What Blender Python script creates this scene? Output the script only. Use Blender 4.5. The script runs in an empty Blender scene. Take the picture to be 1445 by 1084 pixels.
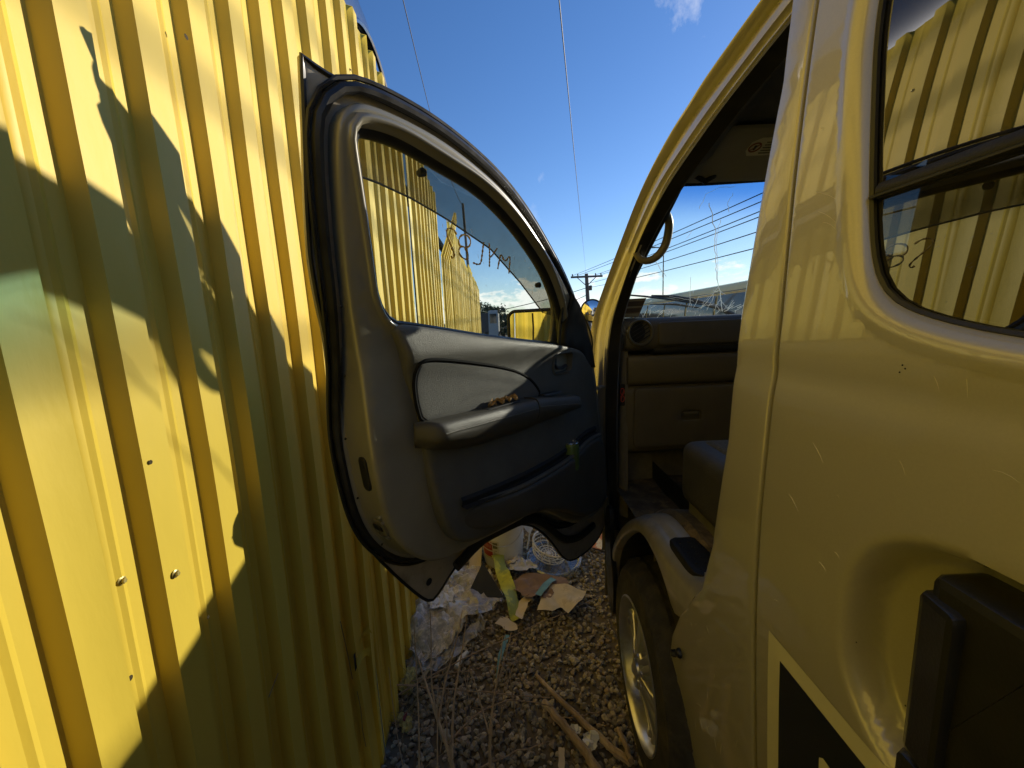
import bpy, bmesh, math, random
import numpy as np
from mathutils import Vector, Matrix, noise
from mathutils.geometry import delaunay_2d_cdt
R = math.radians
random.seed(7); rng = np.random.default_rng(7)
scene = bpy.context.scene
COL = scene.collection

# ---------------------------------------------------------------- camera, sky, sun, exposure
cam = bpy.data.cameras.new('camera'); camo = bpy.data.objects.new('camera', cam); COL.objects.link(camo)
camo.location = (0, 0, 1.40)
camo.matrix_world = Matrix.Translation((0, 0, 1.40)) @ Matrix.Rotation(R(90 - 8.6), 4, 'X') @ Matrix.Rotation(R(-2.5), 4, 'Z')
cam.sensor_width = 36; cam.lens = 36 * 560 / 1445; cam.clip_start = .01; cam.clip_end = 3000
scene.camera = camo
SUN_AZ, SUN_EL = R(52.5), R(12.7)
SUN = Vector((math.sin(SUN_AZ) * math.cos(SUN_EL), math.cos(SUN_AZ) * math.cos(SUN_EL), math.sin(SUN_EL)))
world = bpy.data.worlds.new('World'); scene.world = world; world.use_nodes = True
def build_world():
    nt = world.node_tree; nt.nodes.clear(); N = nt.nodes.new; L = nt.links.new
    out = N('ShaderNodeOutputWorld'); bg = N('ShaderNodeBackground'); bg.inputs['Strength'].default_value = .094
    sky = N('ShaderNodeTexSky'); sky.sky_type = 'NISHITA'; sky.sun_disc = False
    sky.sun_elevation = R(20); sky.sun_rotation = SUN_AZ; sky.air_density = 1.0; sky.dust_density = .1; sky.ozone_density = 2.2
    tc = N('ShaderNodeTexCoord'); sep = N('ShaderNodeSeparateXYZ'); L(tc.outputs['Generated'], sep.inputs[0])
    mp = N('ShaderNodeMapping'); mp.inputs['Scale'].default_value = (1, 1, 2.6); L(tc.outputs['Generated'], mp.inputs[0])
    n1 = N('ShaderNodeTexNoise'); n1.inputs['Scale'].default_value = 9; n1.inputs['Detail'].default_value = 9; n1.inputs['Roughness'].default_value = .62
    L(mp.outputs[0], n1.inputs['Vector'])
    # low bank of cloud above the horizon
    el = N('ShaderNodeMapRange'); el.inputs['From Min'].default_value = .02; el.inputs['From Max'].default_value = .20
    el.inputs['To Min'].default_value = .42; el.inputs['To Max'].default_value = .74; L(sep.outputs['Z'], el.inputs['Value'])
    sub = N('ShaderNodeMath'); sub.operation = 'SUBTRACT'; L(n1.outputs['Fac'], sub.inputs[0]); L(el.outputs[0], sub.inputs[1])
    m1 = N('ShaderNodeMapRange'); m1.inputs['From Min'].default_value = .0; m1.inputs['From Max'].default_value = .07; L(sub.outputs[0], m1.inputs['Value'])
    # thin wisps higher up
    n2 = N('ShaderNodeTexNoise'); n2.inputs['Scale'].default_value = 4.2; n2.inputs['Detail'].default_value = 7; n2.inputs['Roughness'].default_value = .6
    mp2 = N('ShaderNodeMapping'); mp2.inputs['Location'].default_value = (3.1, 1.7, .4); mp2.inputs['Scale'].default_value = (1.5, 1.5, 1); mp2.inputs['Rotation'].default_value = (0, 0, R(7))
    L(tc.outputs['Generated'], mp2.inputs[0]); L(mp2.outputs[0], n2.inputs['Vector'])
    m2 = N('ShaderNodeMapRange'); m2.inputs['From Min'].default_value = .63; m2.inputs['From Max'].default_value = .80; m2.inputs['To Max'].default_value = .6
    L(n2.outputs['Fac'], m2.inputs['Value'])
    w_ = N('ShaderNodeMapRange'); w_.inputs['From Min'].default_value = .0; w_.inputs['From Max'].default_value = .14; L(sep.outputs['X'], w_.inputs['Value'])   # the wisps hang in the right half of the sky
    wm = N('ShaderNodeMath'); wm.operation = 'MULTIPLY'; L(m2.outputs[0], wm.inputs[0]); L(w_.outputs[0], wm.inputs[1])
    mx = N('ShaderNodeMath'); mx.operation = 'MAXIMUM'; L(m1.outputs[0], mx.inputs[0]); L(wm.outputs[0], mx.inputs[1])
    mul = N('ShaderNodeMath'); mul.operation = 'MULTIPLY'; mul.inputs[1].default_value = .92; L(mx.outputs[0], mul.inputs[0])
    hs = N('ShaderNodeHueSaturation'); hs.inputs['Saturation'].default_value = 1.2; tn = N('ShaderNodeMix'); tn.data_type = 'RGBA'; tn.blend_type = 'MULTIPLY'; tn.inputs['Factor'].default_value = 1; tn.inputs['B'].default_value = (1.0, .97, 1.10, 1); L(sky.outputs[0], tn.inputs['A']); L(tn.outputs['Result'], hs.inputs['Color'])
    mix = N('ShaderNodeMix'); mix.data_type = 'RGBA'; L(mul.outputs[0], mix.inputs['Factor']); L(hs.outputs[0], mix.inputs['A'])
    mix.inputs['B'].default_value = (9.2, 9.0, 8.8, 1)
    L(mix.outputs['Result'], bg.inputs['Color']); L(bg.outputs[0], out.inputs[0])
build_world()
sl = bpy.data.lights.new('sun', 'SUN'); sl.energy = 3.7; sl.angle = R(.53); sl.color = (1, .91, .76)
slo = bpy.data.objects.new('sun', sl); COL.objects.link(slo); slo.rotation_euler = SUN.to_track_quat('Z', 'Y').to_euler(); slo.location = SUN * 30
vs = scene.view_settings; vs.view_transform = 'Standard'; vs.look = 'None'; vs.exposure = 0.62; vs.gamma = 1; vs.use_curve_mapping = False
cy = scene.cycles; cy.use_denoising = True; cy.max_bounces = 10; cy.diffuse_bounces = 8; cy.glossy_bounces = 5; cy.transparent_max_bounces = 24
cy.transmission_bounces = 6; cy.caustics_reflective = False; cy.caustics_refractive = False; cy.sample_clamp_indirect = 6

# ---------------------------------------------------------------- materials
MATS = {}
def pm(name, col, rough=.5, metal=0, coat=0, spec=.5, var=0, vscale=8, bump=0, bscale=60, stretch=None, col2=None, c2scale=6, c2lo=.55, c2hi=.7, coat_rough=.05, rvar=0):
    """procedural painted / plastic / dirty material: base colour with soft variation, optional second colour in patches, bump"""
    if name in MATS: return MATS[name]
    m = bpy.data.materials.new(name); MATS[name] = m; m.use_nodes = True
    nt = m.node_tree; b = nt.nodes['Principled BSDF']; N = nt.nodes.new; L = nt.links.new
    b.inputs['Roughness'].default_value = rough; b.inputs['Metallic'].default_value = metal
    b.inputs['Coat Weight'].default_value = coat; b.inputs['Coat IOR'].default_value = 1.65; b.inputs['Coat Roughness'].default_value = coat_rough; b.inputs['Specular IOR Level'].default_value = spec
    tc = N('ShaderNodeTexCoord'); src = tc.outputs['Object']
    if stretch:
        mp = N('ShaderNodeMapping'); mp.inputs['Scale'].default_value = stretch; L(src, mp.inputs[0]); src = mp.outputs[0]
    cur = None
    if var:
        n = N('ShaderNodeTexNoise'); n.inputs['Scale'].default_value = vscale; n.inputs['Detail'].default_value = 5; L(src, n.inputs['Vector'])
        mr = N('ShaderNodeMapRange'); mr.inputs['From Min'].default_value = .3; mr.inputs['From Max'].default_value = .7
        mr.inputs['To Min'].default_value = 1 - var; mr.inputs['To Max'].default_value = 1 + var; L(n.outputs['Fac'], mr.inputs['Value'])
        mx = N('ShaderNodeVectorMath'); mx.operation = 'SCALE'; mx.inputs[0].default_value = col[:3]; L(mr.outputs[0], mx.inputs['Scale']); cur = mx.outputs[0]
        if rvar:
            m3 = N('ShaderNodeMapRange'); m3.inputs['From Min'].default_value = .3; m3.inputs['From Max'].default_value = .7
            m3.inputs['To Min'].default_value = rough - rvar; m3.inputs['To Max'].default_value = rough + rvar; L(n.outputs['Fac'], m3.inputs['Value']); L(m3.outputs[0], b.inputs['Roughness'])
    if col2:
        n2 = N('ShaderNodeTexNoise'); n2.inputs['Scale'].default_value = c2scale; n2.inputs['Detail'].default_value = 8; n2.inputs['Roughness'].default_value = .65; L(src, n2.inputs['Vector'])
        m2 = N('ShaderNodeMapRange'); m2.inputs['From Min'].default_value = c2lo; m2.inputs['From Max'].default_value = c2hi; L(n2.outputs['Fac'], m2.inputs['Value'])
        mi = N('ShaderNodeMix'); mi.data_type = 'RGBA'; L(m2.outputs[0], mi.inputs['Factor'])
        if cur: L(cur, mi.inputs['A'])
        else: mi.inputs['A'].default_value = (*col[:3], 1)
        mi.inputs['B'].default_value = (*col2[:3], 1); cur = mi.outputs['Result']
    if cur: L(cur, b.inputs['Base Color'])
    else: b.inputs['Base Color'].default_value = (*col[:3], 1)
    if bump:
        n3 = N('ShaderNodeTexNoise'); n3.inputs['Scale'].default_value = bscale; n3.inputs['Detail'].default_value = 4; L(src, n3.inputs['Vector'])
        bp = N('ShaderNodeBump'); bp.inputs['Strength'].default_value = bump; bp.inputs['Distance'].default_value = .004; L(n3.outputs['Fac'], bp.inputs['Height']); L(bp.outputs[0], b.inputs['Normal'])
    return m
def glass(name, tint=(.9, .95, .93), k=1.0, base=0., dirt=0., dscale=14, rough=.0, dcol=(.6, .57, .5), grad=None):
    """thin pane: transparent tint with Fresnel reflection and a film of dust"""
    if name in MATS: return MATS[name]
    m = bpy.data.materials.new(name); MATS[name] = m; m.use_nodes = True; nt = m.node_tree; nt.nodes.clear(); N = nt.nodes.new; L = nt.links.new
    out = N('ShaderNodeOutputMaterial'); tr = N('ShaderNodeBsdfTransparent'); tr.inputs[0].default_value = (*tint, 1)
    gl = N('ShaderNodeBsdfGlossy'); gl.inputs['Roughness'].default_value = rough; gl.inputs['Color'].default_value = (1, 1, 1, 1)
    lw = N('ShaderNodeLayerWeight'); lw.inputs['Blend'].default_value = .5; pw = N('ShaderNodeMath'); pw.operation = 'POWER'; pw.inputs[1].default_value = 4.2; L(lw.outputs['Facing'], pw.inputs[0])
    ma = N('ShaderNodeMath'); ma.operation = 'MULTIPLY_ADD'; ma.inputs[1].default_value = k * .9; ma.inputs[2].default_value = .07 * k + base; ma.use_clamp = True; L(pw.outputs[0], ma.inputs[0])
    mix = N('ShaderNodeMixShader'); L(ma.outputs[0], mix.inputs[0]); L(tr.outputs[0], mix.inputs[1]); L(gl.outputs[0], mix.inputs[2]); last = mix.outputs[0]
    if grad:   # sun band at the top of a windscreen (z from, z to, colour)
        tc = N('ShaderNodeTexCoord'); sp = N('ShaderNodeSeparateXYZ'); L(tc.outputs['Object'], sp.inputs[0])
        mr = N('ShaderNodeMapRange'); mr.interpolation_type = 'SMOOTHSTEP'; mr.inputs['From Min'].default_value = grad[0]; mr.inputs['From Max'].default_value = grad[1]; L(sp.outputs['Z'], mr.inputs['Value'])
        mi = N('ShaderNodeMix'); mi.data_type = 'RGBA'; mi.inputs['A'].default_value = (*tint, 1); mi.inputs['B'].default_value = (*grad[2], 1)
        L(mr.outputs[0], mi.inputs['Factor']); L(mi.outputs['Result'], tr.inputs[0])
    if dirt:
        tc = N('ShaderNodeTexCoord'); n = N('ShaderNodeTexNoise'); n.inputs['Scale'].default_value = dscale; n.inputs['Detail'].default_value = 10; n.inputs['Roughness'].default_value = .8
        L(tc.outputs['Object'], n.inputs['Vector']); mr = N('ShaderNodeMapRange'); mr.inputs['From Min'].default_value = .45; mr.inputs['From Max'].default_value = .75
        mr.inputs['To Min'].default_value = dirt * .3; mr.inputs['To Max'].default_value = dirt; L(n.outputs['Fac'], mr.inputs['Value'])
        df = N('ShaderNodeBsdfDiffuse'); df.inputs[0].default_value = (*dcol, 1); mx = N('ShaderNodeMixShader'); L(mr.outputs[0], mx.inputs[0]); L(last, mx.inputs[1]); L(df.outputs[0], mx.inputs[2]); last = mx.outputs[0]
    L(last, out.inputs[0]); return m

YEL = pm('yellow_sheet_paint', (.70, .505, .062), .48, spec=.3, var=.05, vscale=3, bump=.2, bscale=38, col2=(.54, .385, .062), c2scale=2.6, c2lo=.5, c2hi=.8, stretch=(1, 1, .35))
YELE = pm('scraped_sheet_edge', (.22, .17, .09), .6, var=.3, vscale=40)
PAINT = pm('champagne_silver_paint', (.50, .465, .37), .38, metal=.22, coat=.9, coat_rough=.03, var=.025, vscale=400, bump=.03, bscale=9)
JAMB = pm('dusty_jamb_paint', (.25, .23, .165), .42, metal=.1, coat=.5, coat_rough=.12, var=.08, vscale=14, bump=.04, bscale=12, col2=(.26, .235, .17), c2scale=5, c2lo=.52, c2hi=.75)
PAINTD = pm('dirty_silver_paint', (.44, .40, .32), .42, metal=.3, coat=.5, coat_rough=.12, var=.1, vscale=30, col2=(.17, .14, .09), c2scale=9, c2lo=.56, c2hi=.8)
RUB = pm('black_rubber', (.018, .017, .015), .42, var=.3, vscale=30, rvar=.1)
BLK = pm('black_plastic', (.020, .019, .017), .5, spec=.3, var=.2, vscale=25, bump=.15, bscale=500)
HANDLEM = pm('handle_black_plastic', (.02, .019, .016), .33, coat=.15, var=.2, vscale=20, bump=.08, bscale=300)
TRIM = pm('grey_door_plastic', (.092, .086, .064), .5, var=.12, vscale=12, bump=.5, bscale=650, col2=(.13, .125, .10), c2scale=5, c2lo=.5, c2hi=.8)
TRIM2 = pm('dark_door_plastic', (.066, .06, .045), .48, var=.15, vscale=12, bump=.35, bscale=600)
DASH = pm('dark_dash_plastic', (.095, .083, .06), .55, var=.15, vscale=10, bump=.3, bscale=500, col2=(.09, .078, .055), c2scale=7, c2lo=.5, c2hi=.8)
DASHT = pm('tan_grey_dash_plastic', (.13, .11, .07), .55, var=.1, vscale=10, bump=.3, bscale=500)
LINER = pm('dark_interior_lining', (.17, .155, .125), .85, var=.15, vscale=30, bump=.2, bscale=200)
CARPET = pm('dirty_floor_mat', (.10, .075, .04), .95, var=.4, vscale=22, bump=.8, bscale=120, col2=(.26, .18, .08), c2scale=14, c2lo=.5, c2hi=.66)
SEATM = pm('seat_vinyl', (.07, .064, .05), .55, var=.15, vscale=12, bump=.2, bscale=300)
CHROME = pm('mirror_chrome', (.9, .9, .9), .03, metal=1)
RIM = pm('alloy_wheel_silver', (.62, .60, .56), .28, metal=.85, var=.08, vscale=30, col2=(.28, .24, .17), c2scale=12, c2lo=.56, c2hi=.8)
TYRE = pm('dusty_tyre_rubber', (.045, .04, .032), .8, var=.3, vscale=25, bump=.3, bscale=150, col2=(.12, .10, .065), c2scale=10, c2lo=.5, c2hi=.75)
BOLTM = pm('yellow_smeared_bolt', (.50, .40, .14), .4, metal=.5, var=.3, vscale=200)
METAL = pm('zinc_metal', (.55, .53, .48), .35, metal=.9, var=.15, vscale=60)

# ---------------------------------------------------------------- mesh helpers
ORI = {}
def empty(name, loc=(0, 0, 0), parent=None, **props):
    o = bpy.data.objects.new(name, None); COL.objects.link(o); o.empty_display_size = .1; ORI[o.name] = Vector(loc)
    if parent: o.parent = parent; o.location = Vector(loc) - ORI[parent.name]
    else: o.location = loc
    for k, v in props.items(): o[k] = v
    return o
def thing(name, loc, label, category, group=None):
    o = empty(name, loc, label=label, category=category)
    if group: o['group'] = group
    return o
def mesh(name, verts, faces, mat, parent=None, smooth=True, origin=None, weld=0, autos=40, midx=None, **props):
    v = np.asarray(verts, dtype=float).reshape(-1, 3)
    if origin is None: origin = Vector((float(v[:, 0].mean()), float(v[:, 1].mean()), float(v[:, 2].min())))
    origin = Vector(origin)
    me = bpy.data.meshes.new(name); me.from_pydata((v - np.array(origin)).tolist(), [], faces)
    for m in (mat if isinstance(mat, (list, tuple)) else [mat]): me.materials.append(m)
    if midx is not None: me.polygons.foreach_set('material_index', midx)
    if weld:
        bm = bmesh.new(); bm.from_mesh(me); bmesh.ops.remove_doubles(bm, verts=bm.verts, dist=weld); bmesh.ops.recalc_face_normals(bm, faces=bm.faces); bm.to_mesh(me); bm.free()
    if smooth:
        me.shade_smooth()
        try: me.set_sharp_from_angle(angle=R(autos))
        except Exception: pass
    me.update()
    o = bpy.data.objects.new(name, me); COL.objects.link(o); ORI[o.name] = origin
    if parent: o.parent = parent; o.location = origin - ORI[parent.name]
    else: o.location = origin
    for k, p in props.items(): o[k] = p
    return o
class MB:
    def __init__(s): s.v = []; s.f = []
    def add(s, v, f): n = len(s.v); s.v += [tuple(map(float, p)) for p in v]; s.f += [tuple(i + n for i in q) for q in f]; return s
    def box(s, a, b, M=None):
        x0, y0, z0 = a; x1, y1, z1 = b
        v = [(x, y, z) for x in (x0, x1) for y in (y0, y1) for z in (z0, z1)]
        if M: v = [tuple(M @ Vector(p)) for p in v]
        return s.add(v, [(0, 1, 3, 2), (4, 6, 7, 5), (0, 4, 5, 1), (2, 3, 7, 6), (0, 2, 6, 4), (1, 5, 7, 3)])
    def tube(s, pts, r, n=8, closed=False, caps=True, flat=1.0, up=None):
        P = [Vector(p) for p in pts]; m = len(P); rr = r if hasattr(r, '__len__') else [r] * m
        vs = []; prev = None
        for i, p in enumerate(P):
            a = P[(i - 1) % m] if (closed or i > 0) else p; b = P[(i + 1) % m] if (closed or i < m - 1) else p
            t = (b - a); t = t.normalized() if t.length > 1e-9 else Vector((0, 0, 1))
            if prev is None:
                ref = Vector(up) if up else (Vector((0, 0, 1)) if abs(t.z) < .9 else Vector((1, 0, 0)))
            else: ref = prev
            nx = ref - t * ref.dot(t)
            if nx.length < 1e-6: nx = t.orthogonal()
            nx.normalize(); prev = nx; ny = t.cross(nx)
            for k in range(n):
                a_ = 2 * math.pi * k / n; vs.append(p + nx * math.cos(a_) * rr[i] * flat + ny * math.sin(a_) * rr[i])
        fs = []
        for i in range(m if closed else m - 1):
            j = (i + 1) % m
            for k in range(n): fs.append((i * n + k, i * n + (k + 1) % n, j * n + (k + 1) % n, j * n + k))
        if caps and not closed: fs += [tuple(range(n - 1, -1, -1)), tuple(range((m - 1) * n, m * n))]
        return s.add(vs, fs)
    def lathe(s, prof, M=Matrix(), n=32):
        vs = [tuple(M @ Vector((r * math.cos(2 * math.pi * k / n), r * math.sin(2 * math.pi * k / n), z))) for r, z in prof for k in range(n)]
        fs = [(i * n + k, i * n + (k + 1) % n, (i + 1) * n + (k + 1) % n, (i + 1) * n + k) for i in range(len(prof) - 1) for k in range(n)]
        return s.add(vs, fs)
    def grid(s, rows, closed=False):
        n = len(rows[0]); vs = [p for r in rows for p in r]; fs = []
        for i in range(len(rows) - 1):
            for k in range(n if closed else n - 1): fs.append((i * n + k, i * n + (k + 1) % n, (i + 1) * n + (k + 1) % n, (i + 1) * n + k))
        return s.add(vs, fs)
    def build(s, name, mat, parent=None, **kw): return mesh(name, s.v, s.f, mat, parent, **kw)
def chaikin(p, it=2, closed=True, keep=()):
    p = [tuple(q) for q in p]
    for _ in range(it):
        o = []; n = len(p)
        if not closed: o.append(p[0])
        for i in range(n if closed else n - 1):
            a = np.array(p[i]); b = np.array(p[(i + 1) % n]); o += [tuple(a * .75 + b * .25), tuple(a * .25 + b * .75)]
        if not closed: o.append(p[-1])
        p = o
    return p
def resample(p, step=None, closed=True, n=None):
    P = np.array(p, float)
    if closed: P = np.vstack([P, P[:1]])
    d = np.r_[0, np.cumsum(np.linalg.norm(np.diff(P, axis=0), axis=1))]
    m = n or max(3, int(math.ceil(d[-1] / step)))
    t = np.linspace(0, d[-1], m + 1)[:-1] if closed else np.linspace(0, d[-1], m)
    return np.stack([np.interp(t, d, P[:, k]) for k in range(P.shape[1])], 1)
def area(p): p = np.array(p); q = np.roll(p, -1, 0); return .5 * np.sum(p[:, 0] * q[:, 1] - q[:, 0] * p[:, 1])
def orient(p, ccw=True):
    p = np.array(p)[:, :2]; return p if (area(p) > 0) == ccw else p[::-1]
def offset(p, d):
    """shift a loop to its left by d (inwards for a counter-clockwise one)"""
    p = np.array(p); a = np.roll(p, 1, 0); b = np.roll(p, -1, 0)
    e1 = p - a; e2 = b - p; e1 /= np.linalg.norm(e1, axis=1)[:, None] + 1e-12; e2 /= np.linalg.norm(e2, axis=1)[:, None] + 1e-12
    t = e1 + e2; ln = np.linalg.norm(t, axis=1)[:, None]; t = t / np.maximum(ln, .4); nrm = np.stack([-t[:, 1], t[:, 0]], 1)
    return p + nrm * d
def inside(pts, poly):
    x, y = pts[:, 0], pts[:, 1]; r = np.zeros(len(pts), bool); n = len(poly); j = n - 1
    for i in range(n):
        xi, yi = poly[i]; xj, yj = poly[j]
        c = ((yi > y) != (yj > y)) & (x < (xj - xi) * (y - yi) / (yj - yi + 1e-15) + xi); r ^= c; j = i
    return r
def tri2d(outer, holes, step):
    loops = [outer] + holes; V = []; E = []
    for lp in loops:
        n0 = len(V); V += [tuple(q) for q in lp]; E += [(n0 + i, n0 + (i + 1) % len(lp)) for i in range(len(lp))]
    B = np.array(V); lo = outer.min(0); hi = outer.max(0)
    gx = np.arange(lo[0] + step * .5, hi[0], step); gy = np.arange(lo[1] + step * .5, hi[1], step)
    g = np.array([(x + (step * .5 if j % 2 else 0), y) for j, y in enumerate(gy) for x in gx]) if len(gx) and len(gy) else np.zeros((0, 2))
    if len(g):
        k = inside(g, outer)
        for h in holes: k &= ~inside(g, h)
        g = g[k]
    if len(g):
        dmin = np.full(len(g), 9.)
        for c in range(0, len(B), 200): dmin = np.minimum(dmin, np.sqrt(((g[:, None] - B[None, c:c + 200]) ** 2).sum(2)).min(1))
        g = g[dmin > step * .45]
    allp = [Vector(q) for q in V] + [Vector(q) for q in g.tolist()]
    vo, eo, fo, *_ = delaunay_2d_cdt(allp, E, [], 0, 1e-6)
    vo = np.array([(q.x, q.y) for q in vo]); fo = [tuple(f) for f in fo]
    c = np.array([vo[list(f)].mean(0) for f in fo]); k = inside(c, outer)
    for h in holes: k &= ~inside(c, h)
    return vo, [f for f, q in zip(fo, k) if q]
def panel(name, outer, holes, step, fn, rings, mat, parent=None, back=False, smooth_it=0, extra=None, autos=35, estep=None, hrings=None, **kw):
    """a sheet cut to an outline with openings: fn(a, b, depth) -> xyz; rings = [(inset, depth) ...] from the face edge round the rim"""
    es = estep or step
    if smooth_it: outer = chaikin(outer, smooth_it)
    out = orient(resample(outer, es), True); hs = [orient(resample(h, es), False) for h in holes]
    fo = offset(out, rings[0][0]); hr = hrings or rings; fh = [offset(h, hr[0][0]) for h in hs]
    v, f = tri2d(fo, fh, step); d0 = rings[0][1]
    mb = MB(); mb.add([fn(a, b, d0) for a, b in v], f)
    for bi, base in enumerate([out] + hs):
        rows = []
        for ins, d in (rings if bi == 0 else hr):
            q = offset(base, ins); rows.append([fn(a, b, d) for a, b in q])
        mb.grid(rows, closed=True)
    if back:
        ins, d = rings[-1]; v, f = tri2d(offset(out, ins), [offset(h, hr[-1][0]) for h in hs], step); mb.add([fn(a, b, d) for a, b in v], [t[::-1] for t in f])
    if extra: extra(mb)
    return mb.build(name, mat, parent, weld=2e-5, autos=autos, **kw)
def sstep(a, b, x):
    t = min(1, max(0, (x - a) / (b - a))); return t * t * (3 - 2 * t)
def rrect(a0, b0, a1, b1, r, n=6):
    o = []
    for cx, cy_, s in ((a1 - r, b1 - r, 0), (a0 + r, b1 - r, 90), (a0 + r, b0 + r, 180), (a1 - r, b0 + r, 270)):
        for k in range(n + 1): t = R(s + 90 * k / n); o.append((cx + r * math.cos(t), cy_ + r * math.sin(t)))
    return o
def rot_axis(center, axis):
    return Matrix.Translation(center) @ Vector(axis).normalized().to_track_quat('Z', 'Y').to_matrix().to_4x4()
GZ = -.05

def translucent(name, col, k=.6):
    m = bpy.data.materials.new(name); m.use_nodes = True; nt = m.node_tree; nt.nodes.clear(); out = nt.nodes.new('ShaderNodeOutputMaterial'); a = nt.nodes.new('ShaderNodeBsdfTranslucent'); b = nt.nodes.new('ShaderNodeBsdfDiffuse'); x = nt.nodes.new('ShaderNodeMixShader')
    a.inputs[0].default_value = (*col, 1); b.inputs[0].default_value = (*col, 1); x.inputs[0].default_value = 1 - k; nt.links.new(a.outputs[0], x.inputs[1]); nt.links.new(b.outputs[0], x.inputs[2]); nt.links.new(x.outputs[0], out.inputs[0]); MATS[name] = m; return m

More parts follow.
